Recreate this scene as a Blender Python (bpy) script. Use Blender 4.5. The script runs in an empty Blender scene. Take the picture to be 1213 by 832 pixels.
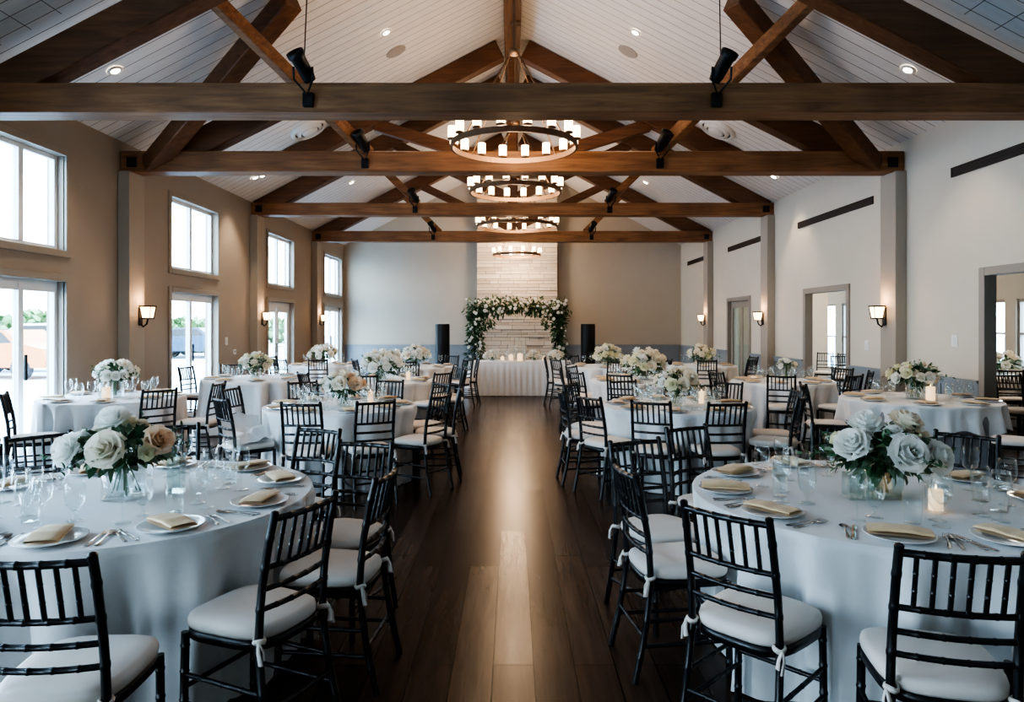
import bpy, math, random
from mathutils import Vector, Matrix, noise
rnd = random.Random(7)
col = bpy.context.scene.collection
PI = math.pi
def R(d): return d * PI / 180
CAMZ, F, CX, HY = 1.6, 820.0, 607.0, 384.0
W = 5.5                    # half width of the hall
WT = 4.17                  # wall top
PITCH = 0.52               # roof pitch
BACK, REAR = 22.6, -3.2
def ceil_z(x): return WT + PITCH * (W - abs(x))
def at(px, py, d): return Vector(((px - CX) * d / F, d, CAMZ + (HY - py) * d / F))
def on_ceiling(px, py):
    k = abs(px - CX) / F; z = (HY - py) / F
    d = (WT + PITCH * W - CAMZ) / (z + PITCH * k)
    return at(px, py, d)

# ------------------------------------------------------------------ mesh builder
class MB:
    def __init__(s): s.v = []; s.f = []; s.sm = []
    def add(s, vs, fs, smooth=False, mat=None):
        o = len(s.v)
        s.v += [tuple(mat @ Vector(p)) for p in vs] if mat is not None else [tuple(p) for p in vs]
        s.f += [tuple(i + o for i in f) for f in fs]; s.sm += [smooth] * len(fs); return s
    def box(s, x0, x1, y0, y1, z0, z1, mat=None, ch=0.0):
        if ch <= 0:
            vs = [(x, y, z) for z in (z0, z1) for y in (y0, y1) for x in (x0, x1)]
            fs = [(0,2,3,1),(4,5,7,6),(0,1,5,4),(2,6,7,3),(0,4,6,2),(1,3,7,5)]
            return s.add(vs, fs, False, mat)
        vs = []; c = ch
        for z, i in ((z0, c), (z0 + c, 0), (z1 - c, 0), (z1, c)):
            a, b, e, g = x0 + i, x1 - i, y0 + i, y1 - i
            k = c if i == 0 else c * .4
            vs += [(a + k, e, z), (b - k, e, z), (b, e + k, z), (b, g - k, z), (b - k, g, z), (a + k, g, z), (a, g - k, z), (a, e + k, z)]
        fs = [tuple(range(7, -1, -1)), tuple(range(24, 32))]
        for r in range(3):
            for j in range(8):
                k = (j + 1) % 8
                fs.append((r*8 + j, r*8 + k, r*8 + 8 + k, r*8 + 8 + j))
        return s.add(vs, fs, False, mat)
    def bar(s, p, q, w, h, up=(0, 0, 1), ch=0.0):
        p, q = Vector(p), Vector(q); d = q - p; L = d.length; d.normalize(); up = Vector(up)
        if abs(d.dot(up)) > .99: up = Vector((0, 1, 0))
        sx = d.cross(up).normalized(); sz = sx.cross(d).normalized()
        m = Matrix(((sx.x, d.x, sz.x, p.x), (sx.y, d.y, sz.y, p.y), (sx.z, d.z, sz.z, p.z), (0, 0, 0, 1)))
        return s.box(-w/2, w/2, 0, L, -h/2, h/2, m, ch)
    def tube(s, pts, rad, n=8, cap=True, smooth=True, flat=1.0):
        pts = [Vector(p) for p in pts]; m = len(pts)
        if not hasattr(rad, '__len__'): rad = [rad] * m
        d0 = (pts[1] - pts[0]).normalized()
        up = Vector((0, 0, 1)) if abs(d0.z) < .9 else Vector((1, 0, 0))
        vs = []
        for i in range(m):
            d = (pts[min(i+1, m-1)] - pts[max(i-1, 0)]).normalized()
            a = d.cross(up)
            if a.length < 1e-5: a = d.cross(Vector((0, 1, 0)))
            a.normalize(); b = a.cross(d).normalized(); up = b
            for k in range(n):
                t = 2*PI*k/n
                vs.append(pts[i] + a*(math.cos(t)*rad[i]) + b*(math.sin(t)*rad[i]*flat))
        fs = []
        for i in range(m-1):
            for k in range(n):
                l = (k+1) % n
                fs.append((i*n+k, i*n+l, (i+1)*n+l, (i+1)*n+k))
        s.add(vs, fs, smooth)
        if cap: s.add(vs[:n], [tuple(range(n-1, -1, -1))]); s.add(vs[-n:], [tuple(range(n))])
        return s
    def lathe(s, prof, n=24, mat=None, smooth=True, close=False):
        vs = []; fs = []; idx = []
        for r, z in prof:
            if r < 1e-6: idx.append([len(vs)] * n); vs.append((0, 0, z))
            else:
                idx.append(list(range(len(vs), len(vs) + n)))
                vs += [(r*math.cos(2*PI*k/n), r*math.sin(2*PI*k/n), z) for k in range(n)]
        for i in range(len(prof) - 1):
            for k in range(n):
                l = (k+1) % n; q = [idx[i][k], idx[i][l], idx[i+1][l], idx[i+1][k]]
                u = []
                for x in q:
                    if x not in u: u.append(x)
                if len(u) > 2: fs.append(tuple(u))
        return s.add(vs, fs, smooth, mat)
    def grid(s, fn, nu, nv, smooth=True, wrap=False, mat=None):
        vs = [fn(i / nu, j / nv) for j in range(nv + 1) for i in range(nu if wrap else nu + 1)]
        m = nu if wrap else nu + 1; fs = []
        for j in range(nv):
            for i in range(nu):
                k = (i + 1) % m
                fs.append((j*m+i, j*m+k, (j+1)*m+k, (j+1)*m+i))
        return s.add(vs, fs, smooth, mat)
    def mesh(s, name, m):
        me = bpy.data.meshes.new(name); me.from_pydata(s.v, [], s.f); me.update()
        me.polygons.foreach_set('use_smooth', s.sm)
        if m: me.materials.append(m)
        return me
    def obj(s, name, m, parent=None, kind=None):
        return link(name, s.mesh(name, m), parent, kind)
def link(name, me, parent=None, kind=None):
    o = bpy.data.objects.new(name, me); col.objects.link(o)
    if parent is not None: o.parent = parent
    if kind: o['kind'] = kind
    return o
used_labels = {}
def tag(o, label, cat, group=None):
    o['label'] = label; o['category'] = cat
    if group: o['group'] = group
    used_labels.setdefault(label, []).append(o.name); return o
def thing(name, label, cat, loc=(0, 0, 0), rz=0.0, group=None):
    o = link(name, None); o.location = loc; o.rotation_euler = (0, 0, rz); o.empty_display_size = .1
    return tag(o, label, cat, group)
def dup(root, label, loc, rz=0.0, group=None, scale=1.0):
    r = root.copy(); col.objects.link(r); r.location = loc; r.rotation_euler = (0, 0, rz); r.scale = (scale,) * 3
    for ch in list(root.children):
        c = ch.copy(); col.objects.link(c); c.parent = r
        for g in list(ch.children):
            d = g.copy(); col.objects.link(d); d.parent = c
    return tag(r, label, r['category'], group or r.get('group'))

# ------------------------------------------------------------------ materials
def new_mat(name):
    m = bpy.data.materials.new(name); m.use_nodes = True
    return m, m.node_tree, m.node_tree.nodes['Principled BSDF']
def N(t, kind, **kw):
    n = t.nodes.new(kind)
    for k, v in kw.items():
        if k in n.inputs: n.inputs[k].default_value = v
        else: setattr(n, k, v)
    return n
def c4(c): return (c[0], c[1], c[2], 1)
def plain(name, c, rough=.5, metal=0, coat=0, emis=None, es=0, nscale=0, namt=.1, bump=0, sheen=0):
    m, t, b = new_mat(name)
    b.inputs['Base Color'].default_value = c4(c); b.inputs['Roughness'].default_value = rough
    b.inputs['Metallic'].default_value = metal; b.inputs['Coat Weight'].default_value = coat
    if sheen: b.inputs['Sheen Weight'].default_value = sheen
    if emis: b.inputs['Emission Color'].default_value = c4(emis); b.inputs['Emission Strength'].default_value = es
    if nscale:
        tc = N(t, 'ShaderNodeTexCoord'); nz = N(t, 'ShaderNodeTexNoise', Scale=nscale, Detail=4.0)
        t.links.new(tc.outputs['Object'], nz.inputs['Vector'])
        mx = N(t, 'ShaderNodeMix', data_type='RGBA'); mx.inputs[6].default_value = c4([x*(1-namt) for x in c]); mx.inputs[7].default_value = c4([min(1, x*(1+namt)) for x in c])
        t.links.new(nz.outputs['Fac'], mx.inputs[0]); t.links.new(mx.outputs[2], b.inputs['Base Color'])
        if bump:
            bp = N(t, 'ShaderNodeBump', Strength=bump, Distance=.01); t.links.new(nz.outputs['Fac'], bp.inputs['Height']); t.links.new(bp.outputs[0], b.inputs['Normal'])
    return m
def island(name, cols, rough=.6, trans=0.0):
    m, t, b = new_mat(name); g = N(t, 'ShaderNodeNewGeometry'); r = N(t, 'ShaderNodeValToRGB')
    e = r.color_ramp.elements
    while len(e) < len(cols): e.new(.5)
    for i, c in enumerate(cols): e[i].position = i / max(1, len(cols) - 1); e[i].color = c4(c)
    t.links.new(g.outputs['Random Per Island'], r.inputs[0]); t.links.new(r.outputs[0], b.inputs['Base Color'])
    b.inputs['Roughness'].default_value = rough
    return m
def wood(name, c1, c2, axis, rough=.55, scale=1.0):
    m, t, b = new_mat(name); tc = N(t, 'ShaderNodeTexCoord'); mp = N(t, 'ShaderNodeMapping')
    sc = [9*scale, 9*scale, 9*scale]; sc[axis] = .7*scale; mp.inputs['Scale'].default_value = sc
    nz = N(t, 'ShaderNodeTexNoise', Scale=1.6, Detail=8.0, Roughness=.62, Distortion=.6); r = N(t, 'ShaderNodeValToRGB')
    r.color_ramp.elements[0].position = .3; r.color_ramp.elements[0].color = c4(c1); r.color_ramp.elements[1].position = .72; r.color_ramp.elements[1].color = c4(c2)
    n2 = N(t, 'ShaderNodeTexNoise', Scale=1.3, Detail=2.0); mx = N(t, 'ShaderNodeMix', data_type='RGBA', blend_type='MULTIPLY'); mx.inputs[0].default_value = .6
    r2 = N(t, 'ShaderNodeValToRGB'); r2.color_ramp.elements[0].position = .3; r2.color_ramp.elements[0].color = (.45, .42, .4, 1); r2.color_ramp.elements[1].position = .6; r2.color_ramp.elements[1].color = (1, 1, 1, 1)
    L = t.links.new
    L(tc.outputs['Object'], mp.inputs[0]); L(mp.outputs[0], nz.inputs['Vector']); L(nz.outputs['Fac'], r.inputs[0]); L(tc.outputs['Object'], n2.inputs['Vector']); L(n2.outputs['Fac'], r2.inputs[0])
    L(r.outputs[0], mx.inputs[6]); L(r2.outputs[0], mx.inputs[7]); L(mx.outputs[2], b.inputs['Base Color'])
    bp = N(t, 'ShaderNodeBump', Strength=.25, Distance=.01); L(nz.outputs['Fac'], bp.inputs['Height']); L(bp.outputs[0], b.inputs['Normal'])
    b.inputs['Roughness'].default_value = rough; return m
def glass_mat(name, tint=(1, 1, 1), base=.06, power=3.2, edge=.55):
    m = bpy.data.materials.new(name); m.use_nodes = True; t = m.node_tree; t.nodes.clear(); L = t.links.new
    out = N(t, 'ShaderNodeOutputMaterial'); tr = N(t, 'ShaderNodeBsdfTransparent'); tr.inputs[0].default_value = c4(tint)
    gl = N(t, 'ShaderNodeBsdfGlossy', Roughness=.03); gl.inputs[0].default_value = (1, 1, 1, 1)
    lw = N(t, 'ShaderNodeLayerWeight', Blend=.5); pw = N(t, 'ShaderNodeMath', operation='POWER'); pw.inputs[1].default_value = power
    ma = N(t, 'ShaderNodeMath', operation='MULTIPLY_ADD'); ma.inputs[1].default_value = edge; ma.inputs[2].default_value = base
    mx = N(t, 'ShaderNodeMixShader')
    L(lw.outputs['Facing'], pw.inputs[0]); L(pw.outputs[0], ma.inputs[0]); L(ma.outputs[0], mx.inputs[0]); L(tr.outputs[0], mx.inputs[1]); L(gl.outputs[0], mx.inputs[2]); L(mx.outputs[0], out.inputs[0])
    return m
def floor_mat():
    m, t, b = new_mat('dark_plank_floor'); L = t.links.new
    tc = N(t, 'ShaderNodeTexCoord'); mp = N(t, 'ShaderNodeMapping'); mp.inputs['Rotation'].default_value = (0, 0, PI/2); mp.inputs['Location'].default_value = (.37, .09, 0)
    br = N(t, 'ShaderNodeTexBrick', Scale=1.0, offset=.37); br.inputs['Color1'].default_value = (.085, .054, .039, 1); br.inputs['Color2'].default_value = (.036, .023, .017, 1); br.inputs['Mortar'].default_value = (.012, .008, .006, 1)
    br.inputs['Mortar Size'].default_value = .0035; br.inputs['Brick Width'].default_value = 2.1; br.inputs['Row Height'].default_value = .19; br.inputs['Bias'].default_value = 0
    L(tc.outputs['Object'], mp.inputs[0]); L(mp.outputs[0], br.inputs['Vector'])
    m2 = N(t, 'ShaderNodeMapping'); m2.inputs['Scale'].default_value = (14, 1.1, 1); nz = N(t, 'ShaderNodeTexNoise', Scale=1.5, Detail=8.0, Roughness=.65, Distortion=.5)
    L(tc.outputs['Object'], m2.inputs[0]); L(m2.outputs[0], nz.inputs['Vector'])
    r = N(t, 'ShaderNodeValToRGB'); r.color_ramp.elements[0].position = .25; r.color_ramp.elements[0].color = (.45, .45, .45, 1); r.color_ramp.elements[1].position = .75; r.color_ramp.elements[1].color = (1.35, 1.3, 1.25, 1)
    L(nz.outputs['Fac'], r.inputs[0]); mx = N(t, 'ShaderNodeMix', data_type='RGBA', blend_type='MULTIPLY'); mx.inputs[0].default_value = 1
    L(br.outputs['Color'], mx.inputs[6]); L(r.outputs[0], mx.inputs[7])
    # cross seam of the dance floor
    sp = N(t, 'ShaderNodeSeparateXYZ'); L(tc.outputs['Object'], sp.inputs[0])
    s1 = N(t, 'ShaderNodeMath', operation='SUBTRACT'); s1.inputs[1].default_value = 4.78; ab = N(t, 'ShaderNodeMath', operation='ABSOLUTE'); ls = N(t, 'ShaderNodeMath', operation='LESS_THAN'); ls.inputs[1].default_value = .012
    L(sp.outputs['Y'], s1.inputs[0]); L(s1.outputs[0], ab.inputs[0]); L(ab.outputs[0], ls.inputs[0])
    m3 = N(t, 'ShaderNodeMix', data_type='RGBA'); m3.inputs[7].default_value = (.02, .013, .01, 1); L(ls.outputs[0], m3.inputs[0]); L(mx.outputs[2], m3.inputs[6]); L(m3.outputs[2], b.inputs['Base Color'])
    hs = N(t, 'ShaderNodeMapRange'); hs.inputs[1].default_value = .02; hs.inputs[2].default_value = .075; hs.inputs[3].default_value = .09; hs.inputs[4].default_value = .22; L(br.outputs['Color'], hs.inputs[0]); L(hs.outputs[0], b.inputs['Specular IOR Level'])
    mr = N(t, 'ShaderNodeMapRange'); mr.inputs[3].default_value = .19; mr.inputs[4].default_value = .29; L(nz.outputs['Fac'], mr.inputs[0]); L(mr.outputs[0], b.inputs['Roughness'])
    b.inputs['Specular IOR Level'].default_value = .26
    return m
def ceiling_mat():
    m, t, b = new_mat('white_shiplap'); L = t.links.new
    tc = N(t, 'ShaderNodeTexCoord'); sp = N(t, 'ShaderNodeSeparateXYZ'); L(tc.outputs['Object'], sp.inputs[0])
    def lines(out, pitch, wid):
        d = N(t, 'ShaderNodeMath', operation='DIVIDE'); d.inputs[1].default_value = pitch; fr = N(t, 'ShaderNodeMath', operation='FRACT'); ls = N(t, 'ShaderNodeMath', operation='LESS_THAN'); ls.inputs[1].default_value = wid
        L(out, d.inputs[0]); L(d.outputs[0], fr.inputs[0]); L(fr.outputs[0], ls.inputs[0]); return ls.outputs[0]
    a = lines(sp.outputs['Y'], .2, .055); g = lines(sp.outputs['X'], .3, .03)
    lt = N(t, 'ShaderNodeMath', operation='LESS_THAN'); lt.inputs[1].default_value = 6.9; L(sp.outputs['Y'], lt.inputs[0])
    mu = N(t, 'ShaderNodeMath', operation='MULTIPLY'); L(g, mu.inputs[0]); L(lt.outputs[0], mu.inputs[1])
    mx_ = N(t, 'ShaderNodeMath', operation='MAXIMUM'); L(a, mx_.inputs[0]); L(mu.outputs[0], mx_.inputs[1])
    mp = N(t, 'ShaderNodeMapping'); mp.inputs['Scale'].default_value = (1.2, 6, 1.2); nz = N(t, 'ShaderNodeTexNoise', Scale=2.2, Detail=5.0); L(tc.outputs['Object'], mp.inputs[0]); L(mp.outputs[0], nz.inputs['Vector'])
    r = N(t, 'ShaderNodeValToRGB'); r.color_ramp.elements[0].color = (.60, .58, .56, 1); r.color_ramp.elements[1].color = (.80, .78, .76, 1); L(nz.outputs['Fac'], r.inputs[0])
    mx = N(t, 'ShaderNodeMix', data_type='RGBA'); mx.inputs[7].default_value = (.16, .14, .13, 1); L(mx_.outputs[0], mx.inputs[0]); L(r.outputs[0], mx.inputs[6]); L(mx.outputs[2], b.inputs['Base Color'])
    b.inputs['Roughness'].default_value = .6
    return m
def petal_mat(name, c):
    m, t, b = new_mat(name); b.inputs['Base Color'].default_value = c4(c); b.inputs['Roughness'].default_value = .65
    tr = N(t, 'ShaderNodeBsdfTranslucent'); tr.inputs[0].default_value = c4(c); mx = N(t, 'ShaderNodeMixShader'); mx.inputs[0].default_value = .42
    tc = N(t, 'ShaderNodeTexCoord'); nz = N(t, 'ShaderNodeTexNoise', Scale=40.0, Detail=3.0); bp = N(t, 'ShaderNodeBump', Strength=.15, Distance=.003)
    t.links.new(tc.outputs['Object'], nz.inputs['Vector']); t.links.new(nz.outputs['Fac'], bp.inputs['Height']); t.links.new(bp.outputs[0], b.inputs['Normal'])
    t.links.new(b.outputs[0], mx.inputs[1]); t.links.new(tr.outputs[0], mx.inputs[2]); t.links.new(mx.outputs[0], t.nodes['Material Output'].inputs[0]); return m
M = dict(
    floor=floor_mat(), ceiling=ceiling_mat(),
    walll=plain('shaded_taupe_wall_paint', (.33, .28, .235), .75, nscale=3, namt=.04),  # same paint as the right wall, darkened to carry its backlit shade
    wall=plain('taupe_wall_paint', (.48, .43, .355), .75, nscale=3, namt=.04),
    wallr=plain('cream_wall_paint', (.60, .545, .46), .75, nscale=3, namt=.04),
    trim=plain('grey_taupe_trim', (.29, .255, .22), .5, nscale=5, namt=.05),
    column=plain('taupe_column_paint', (.36, .315, .265), .65, nscale=4, namt=.05),
    wains=plain('blue_grey_wainscot', (.27, .30, .33), .5, nscale=4, namt=.05),
    white=plain('white_door_paint', (.72, .74, .75), .4, nscale=6, namt=.03),
    beamx=wood('beam_wood_across', (.15, .062, .024), (.40, .19, .08), 0), beamy=wood('beam_wood_along', (.085, .034, .013), (.22, .10, .04), 1),
    beamd=wood('rafter_wood', (.085, .033, .013), (.20, .088, .036), 0),
    black=plain('black_lacquer', (.007, .007, .009), .36, coat=.12, nscale=20, namt=.2),
    bmetal=plain('black_metal', (.012, .012, .013), .45, metal=.3, nscale=20, namt=.2),
    bronze=plain('aged_bronze', (.20, .12, .07), .42, metal=.5, nscale=14, namt=.25),
    cloth=plain('white_linen', (.80, .80, .80), .85, nscale=60, namt=.03, bump=.08, sheen=.2),
    skirt=plain('grey_underskirt', (.30, .30, .31), .9, nscale=40, namt=.05),
    pad=plain('ivory_cushion', (.76, .69, .63), .7, nscale=50, namt=.03, bump=.05),
    napkin=plain('champagne_satin', (.74, .53, .30), .5, nscale=30, namt=.08, bump=.1, sheen=.2),
    plate=plain('white_porcelain', (.75, .75, .76), .15, coat=.3, nscale=3, namt=.02),
    steel=plain('polished_steel', (.62, .60, .58), .18, metal=1, nscale=30, namt=.05),
    glass=glass_mat('thin_clear_glass', (.97, .985, .985), .035, 3.0, .55), pane=glass_mat('window_glass', (.97, .99, 1), .03, 4, .5),
    tint=glass_mat('grey_green_glass', (.88, .93, .92), .07, 2.2, .6), water=glass_mat('water', (.93, .97, .98), .06, 3, .4),
    candle=plain('candle_wax', (.85, .72, .58), .5, emis=(1, .62, .32), es=.9, nscale=8, namt=.05),
    shade=plain('glowing_shade', (.9, .8, .65), .5, emis=(1, .70, .42), es=4, nscale=8, namt=.05),
    sconce=plain('glowing_sconce_glass', (.9, .75, .55), .5, emis=(1, .60, .30), es=5, nscale=8, namt=.05),
    bulb=plain('downlight_lens', (1, .9, .75), .4, emis=(1, .85, .65), es=25, nscale=8, namt=.02),
    rosew=petal_mat('white_rose_petal', (.92, .92, .88)), rosec=petal_mat('cream_rose_petal', (.93, .87, .75)), rosep=petal_mat('peach_rose_petal', (.93, .74, .56)), rosei=petal_mat('ivory_blossom', (.88, .86, .66)),
    leaf=island('mixed_green_leaves', [(.02, .06, .03), (.04, .12, .05), (.09, .18, .09), (.20, .28, .19)], .5),
    leafd=island('dark_garland_leaves', [(.014, .05, .018), (.03, .095, .032), (.07, .15, .055)], .5),
    stem=plain('green_stem', (.10, .18, .06), .6, nscale=20, namt=.2),
    mortar=plain('dark_stone_joint', (.20, .17, .14), .9, nscale=12, namt=.2),
    stone=island('pale_ledger_stone', [(.56, .49, .41), (.68, .61, .52), (.74, .68, .60), (.62, .55, .47)], .85),
    plastic=plain('white_plastic', (.7, .7, .69), .4, nscale=6, namt=.02), greyp=plain('grey_grille', (.34, .31, .29), .7, nscale=60, namt=.2),
    vent=plain('dark_vent', (.035, .026, .022), .6, nscale=10, namt=.1),
    asphalt=plain('pale_pavement', (.56, .60, .64), .9, nscale=2, namt=.1),
    treeleaf=island('outdoor_leaves', [(.06, .13, .05), (.12, .22, .08), (.2, .3, .13)], .7), bark=plain('bark', (.12, .09, .07), .9, nscale=10, namt=.2),
    carblue=plain('blue_car_paint', (.02, .05, .085), .4, coat=.1, nscale=3, namt=.05), carorange=plain('orange_car_paint', (.5, .14, .03), .4, coat=.1, nscale=3, namt=.05),
    carwhite=plain('white_car_paint', (.7, .7, .7), .25, coat=.6, nscale=3, namt=.03), dark=plain('dark_rubber', (.02, .02, .022), .6, nscale=10, namt=.1),
)
# ------------------------------------------------------------------ the hall
MB().box(-W - .25, W + .25, REAR - .25, BACK + .25, -.06, 0).obj('floor', M['floor'], None, 'structure')
cb = MB()
A = [(-W - .3, ceil_z(W) - .3*PITCH), (0, ceil_z(0)), (W + .3, ceil_z(W) - .3*PITCH)]
vs = [(x, y, z + dz) for y in (REAR - .3, BACK + .3) for dz in (0, .12) for x, z in A]
cb.add(vs, [(0, 1, 7, 6), (1, 2, 8, 7), (3, 9, 10, 4), (4, 10, 11, 5), (0, 6, 9, 3), (2, 5, 11, 8), (0, 3, 4, 1), (1, 4, 5, 2), (6, 7, 10, 9), (7, 8, 11, 10)])
cb.obj('ceiling', M['ceiling'], None, 'structure')

def wall_holes(name, x_in, x_out, y0, y1, z1, holes, m):
    """a wall along y with rectangular openings (ya, yb, za, zb)"""
    ys = sorted({y0, y1, *[h[0] for h in holes], *[h[1] for h in holes]}); zs = sorted({0, z1, *[h[2] for h in holes], *[h[3] for h in holes]})
    b = MB(); idx = {}
    def V(x, y, z):
        k = (x, round(y, 4), round(z, 4))
        if k not in idx: idx[k] = len(b.v); b.v.append(k)
        return idx[k]
    solid = {}
    for i in range(len(ys)-1):
        for j in range(len(zs)-1):
            yc, zc = (ys[i]+ys[i+1])/2, (zs[j]+zs[j+1])/2
            solid[i, j] = not any(h[0] < yc < h[1] and h[2] < zc < h[3] for h in holes)
    def F4(*q): b.f.append(q); b.sm.append(False)
    for (i, j), s in solid.items():
        if not s: continue
        a, c, d, e = ys[i], ys[i+1], zs[j], zs[j+1]
        for x in (x_in, x_out): F4(V(x,a,d), V(x,c,d), V(x,c,e), V(x,a,e))
        for di, dj, p, q in ((-1, 0, (a, d), (a, e)), (1, 0, (c, d), (c, e)), (0, -1, (a, d), (c, d)), (0, 1, (a, e), (c, e))):
            if not solid.get((i+di, j+dj), False): F4(V(x_in, *p), V(x_in, *q), V(x_out, *q), V(x_out, *p))
    return b.obj(name, m, None, 'structure')
def dl(px): return F * W / abs(px - CX)            # depth of a pixel column on a side wall
win_z = (2.50, 3.66); door_h = 2.12
left_bays = [(-1.6, .1), (1.7, 4.6), (7.22, 8.5), (dl(202), dl(257)), (dl(317), dl(347)), (dl(384), dl(404))]  # first bay is added out of view as an extra source of side light
rear_bays = [(-4.9, -3.6)]
holes = []
for a, b_ in left_bays: holes += [(a, b_, *win_z), (a, b_, 0.0, door_h)]
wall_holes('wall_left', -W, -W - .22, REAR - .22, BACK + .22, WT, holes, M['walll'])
doorA, doorB, doorC = (6.2, dl(1168)), (dl(1004), dl(955)), (dl(888), dl(863))
RH = 2.17
rh = [(*doorA, 0.0, RH), (*doorB, 0.0, RH), (*doorC, 0.0, RH)]
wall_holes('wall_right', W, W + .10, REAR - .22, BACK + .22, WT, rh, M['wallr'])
def gable(name, y, y2, m, holes=()):
    b = MB(); xs = sorted({-W, 0, W, *[h[0] for h in holes], *[h[1] for h in holes]})
    if not holes:
        vs = [(-W, yy, 0) for yy in (y, y2)] + [(W, yy, 0) for yy in (y, y2)] + [(W, yy, WT + .1) for yy in (y, y2)] + [(0, yy, ceil_z(0) + .1) for yy in (y, y2)] + [(-W, yy, WT + .1) for yy in (y, y2)]
        b.add(vs, [(0, 2, 4, 6, 8), (1, 9, 7, 5, 3), (0, 1, 3, 2), (2, 3, 5, 4), (4, 5, 7, 6), (6, 7, 9, 8), (8, 9, 1, 0)])
    else:
        for a, c in zip(xs[:-1], xs[1:]):
            h = [h for h in holes if h[0] <= a and c <= h[1]]
            za, zc = ceil_z(a) + .1, ceil_z(c) + .1
            z0 = h[0][2] if h else 0
            vs = [(a, y, z0), (c, y, z0), (c, y, zc), (a, y, za), (a, y2, z0), (c, y2, z0), (c, y2, zc), (a, y2, za)]
            b.add(vs, [(0,1,2,3), (7,6,5,4), (0,4,5,1), (1,5,6,2), (2,6,7,3), (3,7,4,0)])
    return b.obj(name, m, None, 'structure')
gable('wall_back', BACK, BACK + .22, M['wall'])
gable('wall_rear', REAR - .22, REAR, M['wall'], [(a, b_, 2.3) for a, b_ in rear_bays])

# columns at the trusses
TY = [6.95, 9.85, 14.7, 19.15]
TZ = [CAMZ + 249/F*6.8, CAMZ + 179/F*9.7, CAMZ + 128/F*14.55, CAMZ + 97/F*19.0]     # undersides of the tie beams
k = 0
for y, z in zip(TY, TZ):
    for s in (-1, 1):
        k += 1
        MB().box(min(s*W, s*(W-.16)), max(s*W, s*(W-.16)), y - .2, y + .2, 0, z + .02, None, .006).obj('column_%d' % k, M['column'], None, 'structure')
# windows and glazed doors on the left wall
def glazed(n, ya, yb, za, zb, kind, white=False, x=-W, axis='y'):
    """kind: window / slider / french.  Casing stands proud of the wall inside; sash set back."""
    nm = ('window_%d' if kind == 'window' else 'door_%d') % n
    root = link(nm, None, None, 'structure'); root.location = (x, (ya+yb)/2, 0) if axis == 'y' else ((ya+yb)/2, x, 0)
    if axis == 'x': root.rotation_euler = (0, 0, PI/2)
    h = (yb - ya)/2; cw = .085
    b = MB(); bot = 0 if kind != 'window' else za - cw
    b.box(-.02, .028, -h - cw, -h, bot, zb + cw, None, .005); b.box(-.02, .028, h, h + cw, bot, zb + cw, None, .005); b.box(-.02, .034, -h + .001, h - .001, zb, zb + cw, None, .005)
    if kind == 'window': b.box(-.02, .034, -h + .001, h - .001, za - cw, za, None, .005)
    b.obj('casing', M['trim'], root)
    fm = M['white']
    b = MB(); fw = .055; xs0, xs1 = -.15, -.09
    b.box(xs0, xs1, -h, -h + fw, za, zb); b.box(xs0, xs1, h - fw, h, za, zb); b.box(xs0, xs1, -h + fw, h - fw, zb - fw*(2.4 if kind != 'window' else 1), zb); b.box(xs0, xs1, -h + fw, h - fw, za, za + fw*(1.3 if kind != 'window' else 1))
    b.obj('window_frame' if kind == 'window' else 'door_frame', fm, root)
    if kind == 'french':
        for s in (-1, 1):
            lf = MB(); a, c = (-h + fw, -.01) if s < 0 else (.01, h - fw)
            lf.box(-.145, -.10, a, a + .11, za + .02, zb - .13); lf.box(-.145, -.10, c - .11, c, za + .02, zb - .13); lf.box(-.145, -.10, a + .11, c - .11, zb - .24, zb - .13); lf.box(-.145, -.10, a + .11, c - .11, za + .02, za + .26)
            d = lf.obj('door_leaf', M['white'], root)
            MB().box(-.126, -.120, a + .11, c - .11, za + .26, zb - .24).obj('pane', M['pane'], d)
            hb = MB(); yy = -.06*(-s) if s > 0 else -.065
            hb.box(-.10, -.085, yy - .02, yy + .02, .93, 1.15, None, .004); hb.tube([(-.085, yy, 1.06), (-.04, yy, 1.06), (-.04, yy + s*.11, 1.06)], .011)
            hb.obj('handle', M['bronze'], d)
    else:
        MB().box(xs0, xs1 + .01, -.04, .04, za + fw, zb - fw).obj('mullion', fm, root)
        for s in (-1, 1):
            a, c = (-h + fw, -.04) if s < 0 else (.04, h - fw)
            MB().box(-.124, -.118, a, c, za + fw, zb - fw).obj('pane', M['pane'], root)
        if kind == 'slider':
            MB().box(-.09, -.06, .06, .085, .95, 1.25, None, .005).obj('handle', M['bmetal'], root)
    return root
for i, (a, b_) in enumerate(left_bays):
    glazed(i + 1, a, b_, *win_z, 'window'); glazed(i + 1, a, b_, 0.0, door_h, 'french' if i == 4 else 'slider')
for i, (a, b_) in enumerate(rear_bays): glazed(7 + i, a, b_, 0.0, 2.3, 'slider', x=REAR, axis='x')
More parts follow.
